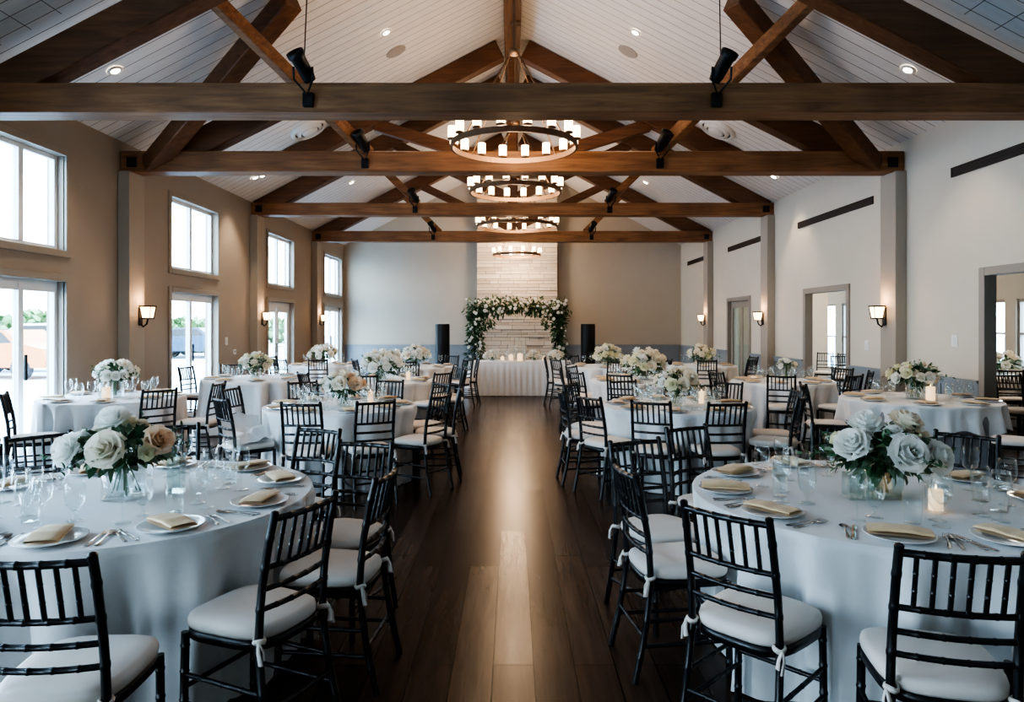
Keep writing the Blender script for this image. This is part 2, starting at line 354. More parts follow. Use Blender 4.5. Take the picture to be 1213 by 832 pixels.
# right wall openings: casings, a glazed door leaf in the far one
for i, (a, b_) in enumerate((doorA, doorB, doorC)):
    r = link('door_%d' % (8 + i), None, None, 'structure'); r.location = (W, (a+b_)/2, 0); h = (b_-a)/2
    b = MB()
    for q in ((-h - .09, -h + .01, 0, RH + .09), (h - .01, h + .09, 0, RH + .09), (-h + .01, h - .01, RH - .01, RH + .09)): b.box(-.03, .12, *q, None, .006)
    b.obj('door_frame', M['trim'], r)
    if i == 2:
        lf = MB(); lf.box(.06, .10, -h + .02, -h + .15, .01, RH - .01); lf.box(.06, .10, h - .15, h - .02, .01, RH - .01); lf.box(.06, .10, -.07, .07, .01, RH - .01)
        for q in ((-h + .15, -.07), (.07, h - .15)): lf.box(.06, .10, *q, RH - .16, RH - .01); lf.box(.06, .10, *q, .01, .25)
        d = lf.obj('door_leaf', M['trim'], r)
        for q in ((-h + .15, -.07), (.07, h - .15)): MB().box(.078, .082, *q, .25, RH - .16).obj('pane', M['tint'], d)
# wainscot
def wainscot(n, segs, axis, face):
    b = MB(); H = .93
    for a, c in segs:
        def bx(u0, u1, z0, z1, t):
            if axis == 'x': b.box(u0, u1, face - t, face, z0, z1)
            else: b.box(face - t, face, u0, u1, z0, z1)
        bx(a, c, 0, H, .012); bx(a, c, 0, .14, .03); bx(a, c, H - .09, H - .03, .026); bx(a, c, H - .03, H, .045)
        nn = max(1, round((c - a)/.62))
        for i in range(nn + 1):
            u = a + (c - a)*i/nn; bx(max(a, u - .035), min(c, u + .035), .14, H - .09, .024)
    b.obj('trim_%d' % n, M['wains'], None, 'structure')
wainscot(1, [(-W + .01, W - .05)], 'x', BACK)
cols = [(y - .2, y + .2) for y in TY] + [(doorA[0]-.1, doorA[1]+.1), (doorB[0]-.1, doorB[1]+.1), (doorC[0]-.1, doorC[1]+.1)]
segs = []; s0 = REAR
for a, c in sorted(cols):
    if a > s0: segs.append((s0, a))
    s0 = max(s0, c)
segs.append((s0, BACK - .05)); wainscot(2, segs, 'y', W)
bb = MB(); s0 = REAR
for a, c in sorted([(y - .2, y + .2) for y in TY] + [(a - .09, c + .09) for a, c in left_bays]):
    if a > s0: bb.box(-W, -W + .02, s0, a, 0, .13)
    s0 = max(s0, c)
bb.box(-W, -W + .02, s0, BACK, 0, .13); bb.obj('baseboard_left', M['trim'], None, 'structure')

# ------------------------------------------------------------------ roof timbers
MB().box(-.14, .14, REAR, BACK, ceil_z(0) - .42, ceil_z(0) - .06, None, .012).obj('ridge_beam', M['beamy'])
tag(bpy.data.objects['ridge_beam'], 'long brown timber ridge beam running along the peak of the ceiling', 'beam')
names = ['nearest roof truss with brown tie beam spanning the whole view', 'second roof truss from the camera, brown timber, diagonal braces on the columns', 'third roof truss from the camera, brown timber, behind the second chandelier', 'farthest roof truss with tie beam, in front of the back wall']
TB = .31
for i, (y, z, lab) in enumerate(zip(TY, TZ, names)):
    t = thing('timber_truss', lab, 'truss', (0, y, z), 0, 'timber roof trusses')
    IW = W - .002; TBi = TB if i != 2 else .28
    MB().box(-IW, IW, -.15, .15, 0.02, TBi, None, .012).obj('tie_beam', M['beamx'], t)
    ctop = WT - z                                  # wall top relative to the truss origin
    def rc(x): return ctop + PITCH*(W - abs(x))
    for s in (-1, 1):
        if i == 1:
            p0 = at(207 if s < 0 else 1007, 186, y); p1 = at(372 if s < 0 else 842, 104, y)
            MB().bar((p0.x, 0, p0.z - z), (p1.x, 0, p1.z - z), .22, .36, (0, 0, 1), .012).obj('rafter', M['beamd'], t)
        else:
            dn = .22 if i == 0 else .0
            off = .20 + dn
            MB().bar((s*(W - .12), 0, rc(W - .12) - off), (s*.235, 0, rc(.235) - off), .26, .34, (0, 0, 1), .012).obj('rafter', M['beamd'], t)
            st0 = (s*.12, 0, TB + .12); xq = 2.5
            if i: MB().bar(st0, (s*xq, 0, rc(xq) - off - .12), .16, .2, (0, 0, 1), .01).obj('strut', M['beamd'], t)
        # brace rising outward from the tie beam
        if i == 1:
            q0 = Vector((s*2.03, -.05, TB - .02)); e = on_ceiling(CX + s*352, -12)
            MB().bar(q0, Vector((e.x, e.y - y, e.z - z - .12)), .13, .17, (0, 0, 1), .01).obj('brace', M['beamx'], t)
            e = on_ceiling(CX + s*262, -22); f = Vector((s*(W - .38), -.05, .12))
            q = Vector((e.x, e.y - y, e.z - z - .21))
            MB().bar(f, q, .24, .24, (0, 0, 1), .012).obj('diagonal_brace', M['beamd'], t)
        elif i > 1:
            xo = 3.0; MB().bar((s*2.0, -.03, TB - .02), (s*xo, -.03, rc(xo) - .33), .12, .16, (0, 0, 1), .01).obj('brace', M['beamx'], t)
        br = MB(); br.box(s*(W - .17) - .07, s*(W - .17) + .07, -.17, -.152, .08, .22, None, .004); br.lathe([(0, .012), (.02, .01), (.02, 0)], 8, Matrix.Translation((s*(W - .17), -.17, .15)) @ Matrix.Rotation(PI/2, 4, 'X'))
        br.obj('bracket', M['bmetal'], t)
    if i > 1: MB().box(-.1, .1, -.1, .1, TBi, ceil_z(0) - z - .44, None, .01).obj('king_post', M['beamd'], t)
y = 12.9
t = thing('rafter_pair', 'bare pair of brown rafters meeting at the ridge with hanging king post', 'truss', (0, y, 0), 0, 'timber roof trusses')
for s in (-1, 1):
    MB().bar((s*4.25, 0, ceil_z(4.25) - .22), (s*.235, 0, ceil_z(.235) - .22), .24, .36, (0, 0, 1), .012).obj('rafter', M['beamd'], t)
    MB().bar((s*.06, 0, 4.55), (s*2.55, 0, ceil_z(2.55) - .40), .16, .22, (0, 0, 1), .01).obj('strut', M['beamd'], t)
MB().box(-.085, .085, -.085, .085, 4.35, ceil_z(0) - .44, None, .01).obj('king_post', M['beamd'], t)

# ------------------------------------------------------------------ chandeliers
def chandelier(y, z, r, n, lab, x=.03, top=None):
    c = thing('ring_chandelier', lab, 'chandelier', (x, y, z), 0, 'ring chandeliers along the ridge')
    b = MB(); b.lathe([(r - .012, -.034), (r + .012, -.034), (r + .012, .034), (r - .012, .034), (r - .012, -.034)], 64, smooth=False); b.obj('ring', M['bronze'], c)
    top = top or ceil_z(0) - .42 - z
    hub = min(1.15, top - .3)
    for k in range(4):
        a = PI/4 + k*PI/2
        MB().tube([(r*math.cos(a), r*math.sin(a), .03), (.05*math.cos(a), .05*math.sin(a), hub)], .009, 6).obj('rod', M['bronze'], c)
    b = MB(); b.lathe([(0, hub - .03), (.07, hub - .03), (.07, hub + .03), (.02, hub + .06), (.018, top - .05), (.08, top - .04), (.08, top), (0, top)], 12); b.obj('stem', M['bronze'], c)
    cm = None
    for k in range(n):
        a = 2*PI*(k + .5)/n
        if cm is None:
            b = MB(); b.lathe([(0, .0), (.05, .0), (.055, .015), (.02, .03)], 12); cup = b.mesh('candle_cup', M['bronze'])
            b = MB(); b.lathe([(0, .02), (.046, .02), (.05, .03), (.05, .15), (.046, .158), (.0, .16)], 14); cm = b.mesh('candle_shade', M['shade'])
        o = link('candle_cup', cup, c); o.location = (r*math.cos(a), r*math.sin(a), .045)
        q = link('candle_shade', cm, o)
    return c
CH = [(8.45, CAMZ + 2.17, .76, 16, 'nearest and largest-looking round bronze chandelier with glowing candle shades', .02), (11.5, CAMZ + 2.2, .75, 16, 'second round bronze chandelier from the camera, below the second tie beam', .05),
      (16.3, CAMZ + 2.3, .94, 16, 'third round chandelier, in front of the farthest tie beam', .11), (21.0, CAMZ + 2.09, .72, 12, 'farthest low chandelier hanging before the stone chimney', .13)]
for c in CH: chandelier(*c)
# ------------------------------------------------------------------ ceiling fittings
def roof_matrix(p, drop=0.0):
    s = 1 if p.x > 0 else -1
    n = Vector((-s*PITCH, 0, -1)).normalized(); p = p + n*.004      # points down into the room
    yv = Vector((0, 1, 0)); xv = yv.cross(n).normalized()
    return Matrix(((xv.x, yv.x, n.x, p.x), (xv.y, yv.y, n.y, p.y), (xv.z, yv.z, n.z, p.z), (0, 0, 0, 1)))
tr_me = MB().lathe([(.05, .012), (.062, .02), (.085, .012), (.09, 0)], 20).mesh('trim_ring', M['plastic']); ln_me = MB().lathe([(.052, .012), (0, .006)], 20).mesh('lens', M['bulb'])
spots = [(457, 38, 'on left slope above the first tie beam, near the ridge'), (753, 38, 'on right slope above the first tie beam, near the ridge'), (136, 83, 'on left slope beside the nearest rafter'), (1076, 82, 'on right slope beside the nearest rafter'),
         (302, 210, 'on left slope below second tie beam, nearer the wall'), (311, 207.5, 'on left slope below second tie beam, second of a close pair'), (917, 209, 'on right slope below second tie beam, nearer the wall'), (765, 216, 'on right slope between second and third tie beams'), (416, 216, 'on left slope between second and third tie beams, nearer the ridge')]
for px, py, where in spots:
    p = on_ceiling(px, py); o = thing('downlight', 'small lit recessed downlight ' + where, 'ceiling light', (0, 0, 0), 0, 'recessed downlights in the ceiling'); o.matrix_world = roof_matrix(p)
    link('trim_ring', tr_me, o); link('lens', ln_me, o)
for px, lab in ((469, 'round grey speaker grille in the left ceiling slope'), (744, 'round grey speaker grille in the right ceiling slope')):
    b = MB().lathe([(0, .012), (.15, .012), (.17, .006), (.175, 0)], 24); o = b.obj('ceiling_speaker', M['greyp']); o.matrix_world = roof_matrix(on_ceiling(px, 61)); tag(o, lab, 'speaker', 'ceiling speakers')
for px, lab in ((365, 'round white ceiling air diffuser on the left slope'), (850, 'round white ceiling air diffuser on the right slope')):
    o = thing('air_diffuser', lab, 'vent', (0, 0, 0), 0, 'round air diffusers'); o.matrix_world = roof_matrix(on_ceiling(px, 152))
    MB().lathe([(.27, .05), (.30, .07), (.335, .03), (.345, 0)], 32).obj('outer_ring', M['plastic'], o)
    MB().lathe([(.17, .075), (.19, .085), (.24, .05), (.25, .02)], 32).obj('inner_ring', M['plastic'], o)
    MB().lathe([(0, .10), (.13, .095), (.15, .07), (.15, .02)], 32).obj('center_cone', M['plastic'], o)
    MB().lathe([(0, .006), (.30, .006)], 32).obj('back_plate', M['vent'], o)
# black stage lights clamped to the tie beams
def stage_light(x, y, z, lab, aim, cord):
    o = thing('stage_light', lab, 'stage light', (x, y, z), 0, 'black stage lights on the tie beams')
    MB().box(-.05, .05, -.02, .022, -.16, -.02, None, .006).obj('clamp', M['bmetal'], o)
    MB().tube([(-.09, -.17, .17), (-.09, -.15, .06), (0, -.03, -.05), (.09, -.15, .06), (.09, -.17, .17)], .012, 6).obj('yoke', M['bmetal'], o)
    m = Matrix.Translation((0, -.18, .17)) @ Matrix.Rotation(aim, 4, 'Y') @ Matrix.Rotation(R(38), 4, 'X')
    MB().lathe([(0, -.15), (.055, -.15), (.065, -.10), (.07, .08), (.085, .10), (.085, .15), (.07, .15), (.06, .12), (0, .12)], 14, m).obj('lamp_can', M['bmetal'], o)
    if cord:
        zt = ceil_z(x) - z
        MB().tube([(0, -.13, .22), (.01, -.05, zt*.5), (0, -.05, zt)], .006, 6).obj('cord', M['bmetal'], o)
ord_ = ['nearest', 'second', 'third', 'farthest']
for i, (y, z) in enumerate(zip(TY, TZ)):
    for s in (-1, 1):
        x = (2.0, 2.06, 2.04, 2.17)[i]*s
        stage_light(x, y - .175, z + .22, 'black stage light clamped on the %s tie beam, %s of the chandeliers' % (ord_[i], 'left' if s < 0 else 'right'), s*R(25), i == 0)
# ------------------------------------------------------------------ wall fittings
def sconce(s, y, lab):
    o = thing('wall_sconce', lab, 'wall light', (s*(W - .16), y, 1.72), 0 if s < 0 else PI, 'wall sconces on the columns')
    b = MB(); b.box(0, .02, -.045, .045, -.14, .12, None, .006); b.obj('back_plate', M['bmetal'], o)
    b = MB(); b.tube([(.01, 0, -.11), (.05, 0, -.16), (.10, 0, -.12), (.115, 0, -.05)], .013, 8); b.box(.05, .18, -.06, .06, -.05, -.03, None, .004); b.box(.03, .20, -.085, -.077, .13, .145); b.box(.03, .20, .077, .085, .13, .145); b.box(.192, .20, -.085, .085, .13, .145); b.box(.03, .038, -.085, .085, .13, .145)
    for a, c in ((1, 1), (1, -1), (-1, 1), (-1, -1)): b.tube([(.115 + a*.06, c*.055, -.04), (.115 + a*.08, c*.078, .14)], .006, 6)
    b.obj('bracket_arm', M['bmetal'], o)
    b = MB(); v = []
    for z, r in ((-.03, .05), (.02, .056), (.12, .07)): v += [(.115 + sx*r, sy*r, z) for sx, sy in ((-1, -1), (1, -1), (1, 1), (-1, 1))]
    b.add(v, [(3, 2, 1, 0)] + [(k*4+j, k*4+(j+1) % 4, k*4+4+(j+1) % 4, k*4+4+j) for k in (0, 1) for j in range(4)]); b.obj('glass_shade', M['sconce'], o)
for s, side in ((-1, 'left'), (1, 'right')):
    for y, w_ in ((9.92, 'first'), (14.75, 'second'), (19.2, 'farthest')): sconce(s, y, 'lit bronze wall sconce on the %s %s-hand column' % (w_, side))
def vent(ya, yb, lab):
    o = thing('slot_vent', lab, 'vent', (W, (ya+yb)/2, 3.49), 0, 'long dark slot vents on the right wall'); h = (yb-ya)/2
    b = MB(); b.box(-.02, 0, -h, h, -.06, -.047); b.box(-.02, 0, -h, h, .047, .06); b.box(-.02, 0, -h, -h + .013, -.047, .047); b.box(-.02, 0, h - .013, h, -.047, .047); b.obj('vent_frame', M['vent'], o)
    b = MB(); b.box(-.006, -.001, -h + .013, h - .013, -.047, .047)
    for k in range(3): zz = -.028 + .028*k; b.box(-.016, -.006, -h + .013, h - .013, zz - .005, zz + .005)
    b.obj('slats', M['vent'], o)
for a, b_, w_ in ((7.25, dl(1128), 'nearest long dark slot vent high on the right wall'), (dl(1035), dl(946), 'second long dark slot vent from the camera, high on right wall'), (dl(902), dl(863), 'third long dark slot vent from the camera, high on right wall'), (dl(838), dl(815), 'farthest long dark slot vent high on right wall, near the corner')): vent(a, b_, w_)
def switch(x, y, z, lab, n=1):
    o = thing('light_switch', lab, 'switch', (x, y, z), 0 if x < 0 else PI)
    MB().box(0, .008, -.06*n, .06*n, -.075, .075, None, .003).obj('wall_plate', M['plastic'], o); MB().box(.008, .014, -.018, .018, -.035, .035, None, .002).obj('rocker', M['plastic'], o)
switch(W, dl(1131), CAMZ - .21, 'white light switch on right wall beside the nearest doorway'); switch(W, dl(1027), CAMZ - .33, 'white switch plate on right wall next to the middle doorway')
switch(-W, dl(268), CAMZ - .33, 'white switch plate on the left wall beside the second glass door', 1)
o = thing('wall_mounted_thermostat', 'small white wall panel above the table by the left wall', 'thermostat', (-W, dl(277), CAMZ - .55)); MB().box(0, .025, -.06, .06, -.05, .05, None, .006).obj('casing', M['plastic'], o); MB().box(.025, .028, -.03, .03, -.01, .025).obj('screen', M['greyp'], o)
o = thing('wall_outlet', 'small dark outlet on the wainscot beside the middle doorway', 'outlet', (W - .012, dl(1013), .72)); MB().box(-.012, 0, -.06, .06, -.035, .035, None, .003).obj('wall_plate', M['bmetal'], o); MB().box(-.016, -.012, -.02, .02, -.015, .015).obj('socket', M['dark'], o)

# ------------------------------------------------------------------ fireplace wall and arch
fx0, fx1, fy = -1.14, 1.44, BACK - .42
o = thing('stone_chimney', 'pale stacked stone chimney breast on the back wall', 'fireplace', ((fx0+fx1)/2, BACK, 0))
b = MB(); h = (fx1 - fx0)/2; b.box(-h + .04, h - .04, -.405, -.02, 0, ceil_z(.9) - .35); b.obj('core', M['mortar'], o)
b = MB(); z = 0.0; zt = ceil_z(h + .2) - .1
while z < zt:
    hh = rnd.choice((.06, .08, .1, .12, .15)); x = -h
    while x < h - .01:
        w_ = min(rnd.uniform(.25, .8), h - x)
        if h - x - w_ < .12: w_ = h - x
        b.box(x + .005, x + w_ - .005, -.42 - rnd.uniform(0, .04), -.30, z + .005, z + hh - .005, None, .004); x += w_
    z += hh
b.obj('ledger_stone', M['stone'], o)

def petal_rose(r=.05, layers=((3, .10, .95), (4, .35, 1.0), (5, .62, .95), (6, .85, .8), (6, 1.0, .55)), nu=5, nv=4, seed=0):
    q = random.Random(seed); b = MB()
    for li, (n, rr, hh) in enumerate(layers):
        for k in range(n):
            a0 = 2*PI*(k/n) + li*.7 + q.uniform(-.12, .12); span = PI/n*1.45; jz = q.uniform(.94, 1.06); cu = q.uniform(.7, 1.25)
            def fn(u, v, a0=a0, span=span, rr=rr, hh=hh, jz=jz, cu=cu, li=li):
                uu = u*2 - 1; wv = math.sin(min(1, v*1.25 + .18)*PI/2)
                a = a0 + uu*span*wv
                rad = r*(rr*(.35 + .65*math.sin(v*PI/2)) + .04*li*uu*uu)
                z = r*1.25*hh*jz*(v*(1 - .16*uu*uu)) - r*.2*rr
                if v > .7: rad += r*.22*cu*rr*((v - .7)/.3)**2; z -= r*.16*cu*rr*((v - .7)/.3)**2
                return (rad*math.cos(a), rad*math.sin(a), z)
            b.grid(fn, nu, nv)
    b.lathe([(0, -r*.35), (r*.3, -r*.3), (r*.55, r*.05), (r*.45, r*.5), (0, r*.6)], 10)
    return b
LOW = ((3, .3, 1.0), (5, .7, .9), (5, 1.0, .55))
ROSE = {m: petal_rose(seed=i).mesh('rose', M[m]) for i, m in enumerate(('rosew', 'rosec', 'rosep', 'rosei'))}
ROSEL = {m: petal_rose(layers=LOW, nu=3, nv=3, seed=9 + i).mesh('rose', M[m]) for i, m in enumerate(('rosew', 'rosec', 'rosep', 'rosei'))}
def leaf(b, p, d, L, w, q, up=Vector((0, 0, 1))):
    d = d.normalized(); s = d.cross(up)
    if s.length < .05: s = d.cross(Vector((1, 0, 0)))
    s.normalize(); n = s.cross(d)
    a = q.uniform(-.9, .9); s, n = s*math.cos(a) + n*math.sin(a), n*math.cos(a) - s*math.sin(a)
    pts = [p, p + d*L*.35 + s*w*.5 + n*w*.12, p + d*L*.35 + n*L*.04, p + d*L*.35 - s*w*.5 + n*w*.12, p + d*L*.75 + s*w*.33 - n*L*.02, p + d*L*.75 - n*L*.03, p + d*L*.75 - s*w*.33 - n*L*.02, p + d*L - n*L*.14]
    b.add(pts, [(0, 2, 1), (0, 3, 2), (1, 2, 5, 4), (2, 3, 6, 5), (4, 5, 7), (5, 6, 7)], True)
def rdir(q): 
    z = q.uniform(-1, 1); a = q.uniform(0, 2*PI); s = math.sqrt(1 - z*z); return Vector((s*math.cos(a), s*math.sin(a), z))
def orient(d, spin=0.0): return (Vector((0, 0, 1)).rotation_difference(d.normalized()).to_matrix() @ Matrix.Rotation(spin, 3, 'Z')).to_euler()
# floral arch around the chimney front
ay = 20.7; q = random.Random(3)
arch = thing('floral_arch', 'leafy green arch dotted with white roses in front of the stone chimney', 'floral arch', (0, ay, 0))
XL, XR, ZT = -1.12, 1.36, 2.06
b = MB(); b.tube([(XL, 0, 0), (XL, 0, ZT), (XR, 0, ZT), (XR, 0, 0)], .03, 8); b.obj('arch_frame', M['bmetal'], arch)
def garland(pts, rads, n, L, sd):
    q = random.Random(sd); b = MB()
    for i in range(n):
        t = q.random()*(len(pts) - 1); k = min(int(t), len(pts) - 2); f = t - k
        c = pts[k].lerp(pts[k+1], f); rr = rads[k]*(1-f) + rads[k+1]*f
        d = rdir(q); p = c + Vector((d.x*rr, d.y*rr*.7, d.z*rr))*(q.random()**.5)
        dd = (d + rdir(q)*.7 + Vector((0, 0, -.5)))
        leaf(b, p, dd, L*q.uniform(.7, 1.4), L*q.uniform(.3, .5), q)
    return b
V = Vector
garland([V((XL - .03, 0, .05)), V((XL + .02, 0, .6)), V((XL, 0, 1.2)), V((XL + .02, 0, 1.7)), V((XL, 0, 2.05))], [.22, .34, .22, .26, .34], 900, .13, 1).obj('left_garland', M['leafd'], arch)
garland([V((XL - .12, 0, 2.0)), V((-.6, 0, 2.12)), V((.1, 0, 2.16)), V((.8, 0, 2.1)), V((XR + .2, 0, 2.0))], [.30, .30, .24, .30, .30], 1300, .13, 2).obj('top_garland', M['leafd'], arch)
garland([V((XR + .05, 0, .05)), V((XR + .12, 0, .6)), V((XR, 0, 1.2)), V((XR + .03, 0, 1.7)), V((XR + .08, 0, 2.05))], [.22, .30, .18, .22, .32], 850, .13, 4).obj('right_garland', M['leafd'], arch)
for k, (x, zz) in enumerate(((-.82, 1.72), (-.62, 1.8), (.95, 1.78))):
    garland([V((x, -.1, zz)), V((x + .03, -.1, zz - .3))], [.12, .05], 70, .1, 30 + k).obj('trailing_vine', M['leafd'], arch)
for i in range(92):
    u = i/92
    if u < .2: x, z = XL + q.uniform(-.25, .2), q.uniform(.3, 1.8)
    elif u < .8: x = q.uniform(XL - .25, XR + .3); z = 2.08 + q.uniform(-.22, .28)
    else: x, z = XR + q.uniform(-.15, .25), q.uniform(.3, 1.8)
    o = link('rose', ROSEL['rosew' if q.random() < .9 else 'rosec'], arch); o.location = (x, -.24 - q.uniform(0, .1), z); d = Vector((q.uniform(-.6, .6), -1, q.uniform(-.2, .6))); o.rotation_euler = orient(d, q.uniform(0, 6)); s = q.uniform(.5, .95); o.scale = (s, s, s)
# tall black loudspeaker columns
for x, lab in ((-2.1, 'tall black column loudspeaker standing to the left of the floral arch'), (2.27, 'tall black column loudspeaker standing to the right of the floral arch')):
    o = thing('loudspeaker', lab, 'loudspeaker', (x, 20.8, 0), 0, 'black loudspeaker columns')
    n = 20; pr = [(.21*math.cos(2*PI*k/n), .17*math.sin(2*PI*k/n)) for k in range(n)]
    b = MB(); vs = [(a, c, z) for z in (.36, 1.60) for a, c in pr]; b.add(vs, [tuple(range(n-1, -1, -1)), tuple(range(n, 2*n))]); b.add(vs, [(k, (k+1) % n, n + (k+1) % n, n + k) for k in range(n)], True); b.obj('cabinet', M['bmetal'], o)
    b = MB(); fr = [(1.02*a, 1.02*c - .004) for a, c in pr if c < .03]; fr.sort(); vs = [(a, c, z) for z in (.42, 1.55) for a, c in fr]; m_ = len(fr); b.add(vs, [(k, k+1, m_+k+1, m_+k) for k in range(m_-1)], True); b.obj('grille', M['bmetal'], o)
    MB().lathe([(0, 0), (.2, 0), (.2, .02), (.04, .04), (.035, .36), (0, .36)], 20).obj('base', M['bmetal'], o)

# ------------------------------------------------------------------ tables
TABLES = {   # key: x, depth, radius, name used in labels
    'FL': (-1.88, 3.38, .87, 'front left table'), 'FR': (1.79, 3.39, .88, 'front right table'),
    'ML': (-1.77, 7.15, .77, 'second left aisle table'), 'MR': (1.70, 7.15, .76, 'second right aisle table'),
    'BL': (-1.95, 10.4, .80, 'third left aisle table'), 'BR': (1.98, 10.4, .80, 'third right aisle table'),
    'DL': (-1.92, 13.8, .80, 'fourth left aisle table'), 'DR': (1.9, 13.8, .80, 'fourth right aisle table'),
    'WL1': (-4.58, 7.95, .76, 'table by the nearest left glass door'), 'WL2': (-3.95, 10.7, .80, 'table by the second left glass door'), 'WL3': (-3.9, 14.3, .70, 'table near the left French door'),
    'WR1': (4.55, 7.75, .80, 'right wall table with scalloped overlay'), 'WR2': (3.98, 10.2, .72, 'table before the middle right doorway'), 'WR3': (3.85, 14.1, .70, 'far table near right back corner'),
    'AX': (7.9, 11.2, .70, 'table in the side room'),
}
TH = .76
# head table
hx, hy, hl, hw = .17, 15.75, 1.15, .38
t = thing('head_table', 'long head table with pleated white skirt at the end of the aisle', 'table', (hx, hy, 0))
def rrect(l, w, r, n):
    pts = []
    per = [(l - r, -w, -90), (l - r, w - r, 0)]
    c = [(l - r, -w + r, -90), (l - r, w - r, 0), (-l + r, w - r, 90), (-l + r, -w + r, 180)]
    for cx_, cy_, a in c: pts += [(cx_ + r*math.cos(R(a + 90*k/6)), cy_ + r*math.sin(R(a + 90*k/6)), math.cos(R(a + 90*k/6)), math.sin(R(a + 90*k/6))) for k in range(7)]
    out = []; m = len(pts); L = [math.dist(pts[i][:2], pts[(i+1) % m][:2]) for i in range(m)]; tot = sum(L)
    for i in range(n):
        s = tot*i/n; k = 0
        while s > L[k]: s -= L[k]; k += 1
        f = s/L[k]; p, q_ = pts[k], pts[(k+1) % m]; out.append(tuple(p[j]*(1-f) + q_[j]*f for j in range(4)))
    return out
pts = rrect(hl, hw, .1, 420); n = len(pts); vs = []
for j in range(12):
    v = j/11
    for i, (px, py, nx, ny) in enumerate(pts):
        s = math.sin(2*PI*i/n*44 + .8*math.sin(2*PI*i/n*5)); o_ = .012*min(1, v*8) + .075*v + .028*s*min(1, v*2.5)
        vs.append((px + nx*o_, py + ny*o_, TH - (TH - .012)*v))
b = MB(); b.add(vs, [(j*n+i, j*n+(i+1) % n, (j+1)*n+(i+1) % n, (j+1)*n+i) for j in range(11) for i in range(n)], True); b.add(vs[:n], [tuple(range(n))]); b.obj('table_skirt', M['cloth'], t)
for sx in (-1, 1):
    for sy in (-1, 1): MB().tube([(sx*(hl - .15), sy*(hw - .1), 0), (sx*(hl - .15), sy*(hw - .1), TH - .02)], .02, 8).obj('leg', M['bmetal'], t)

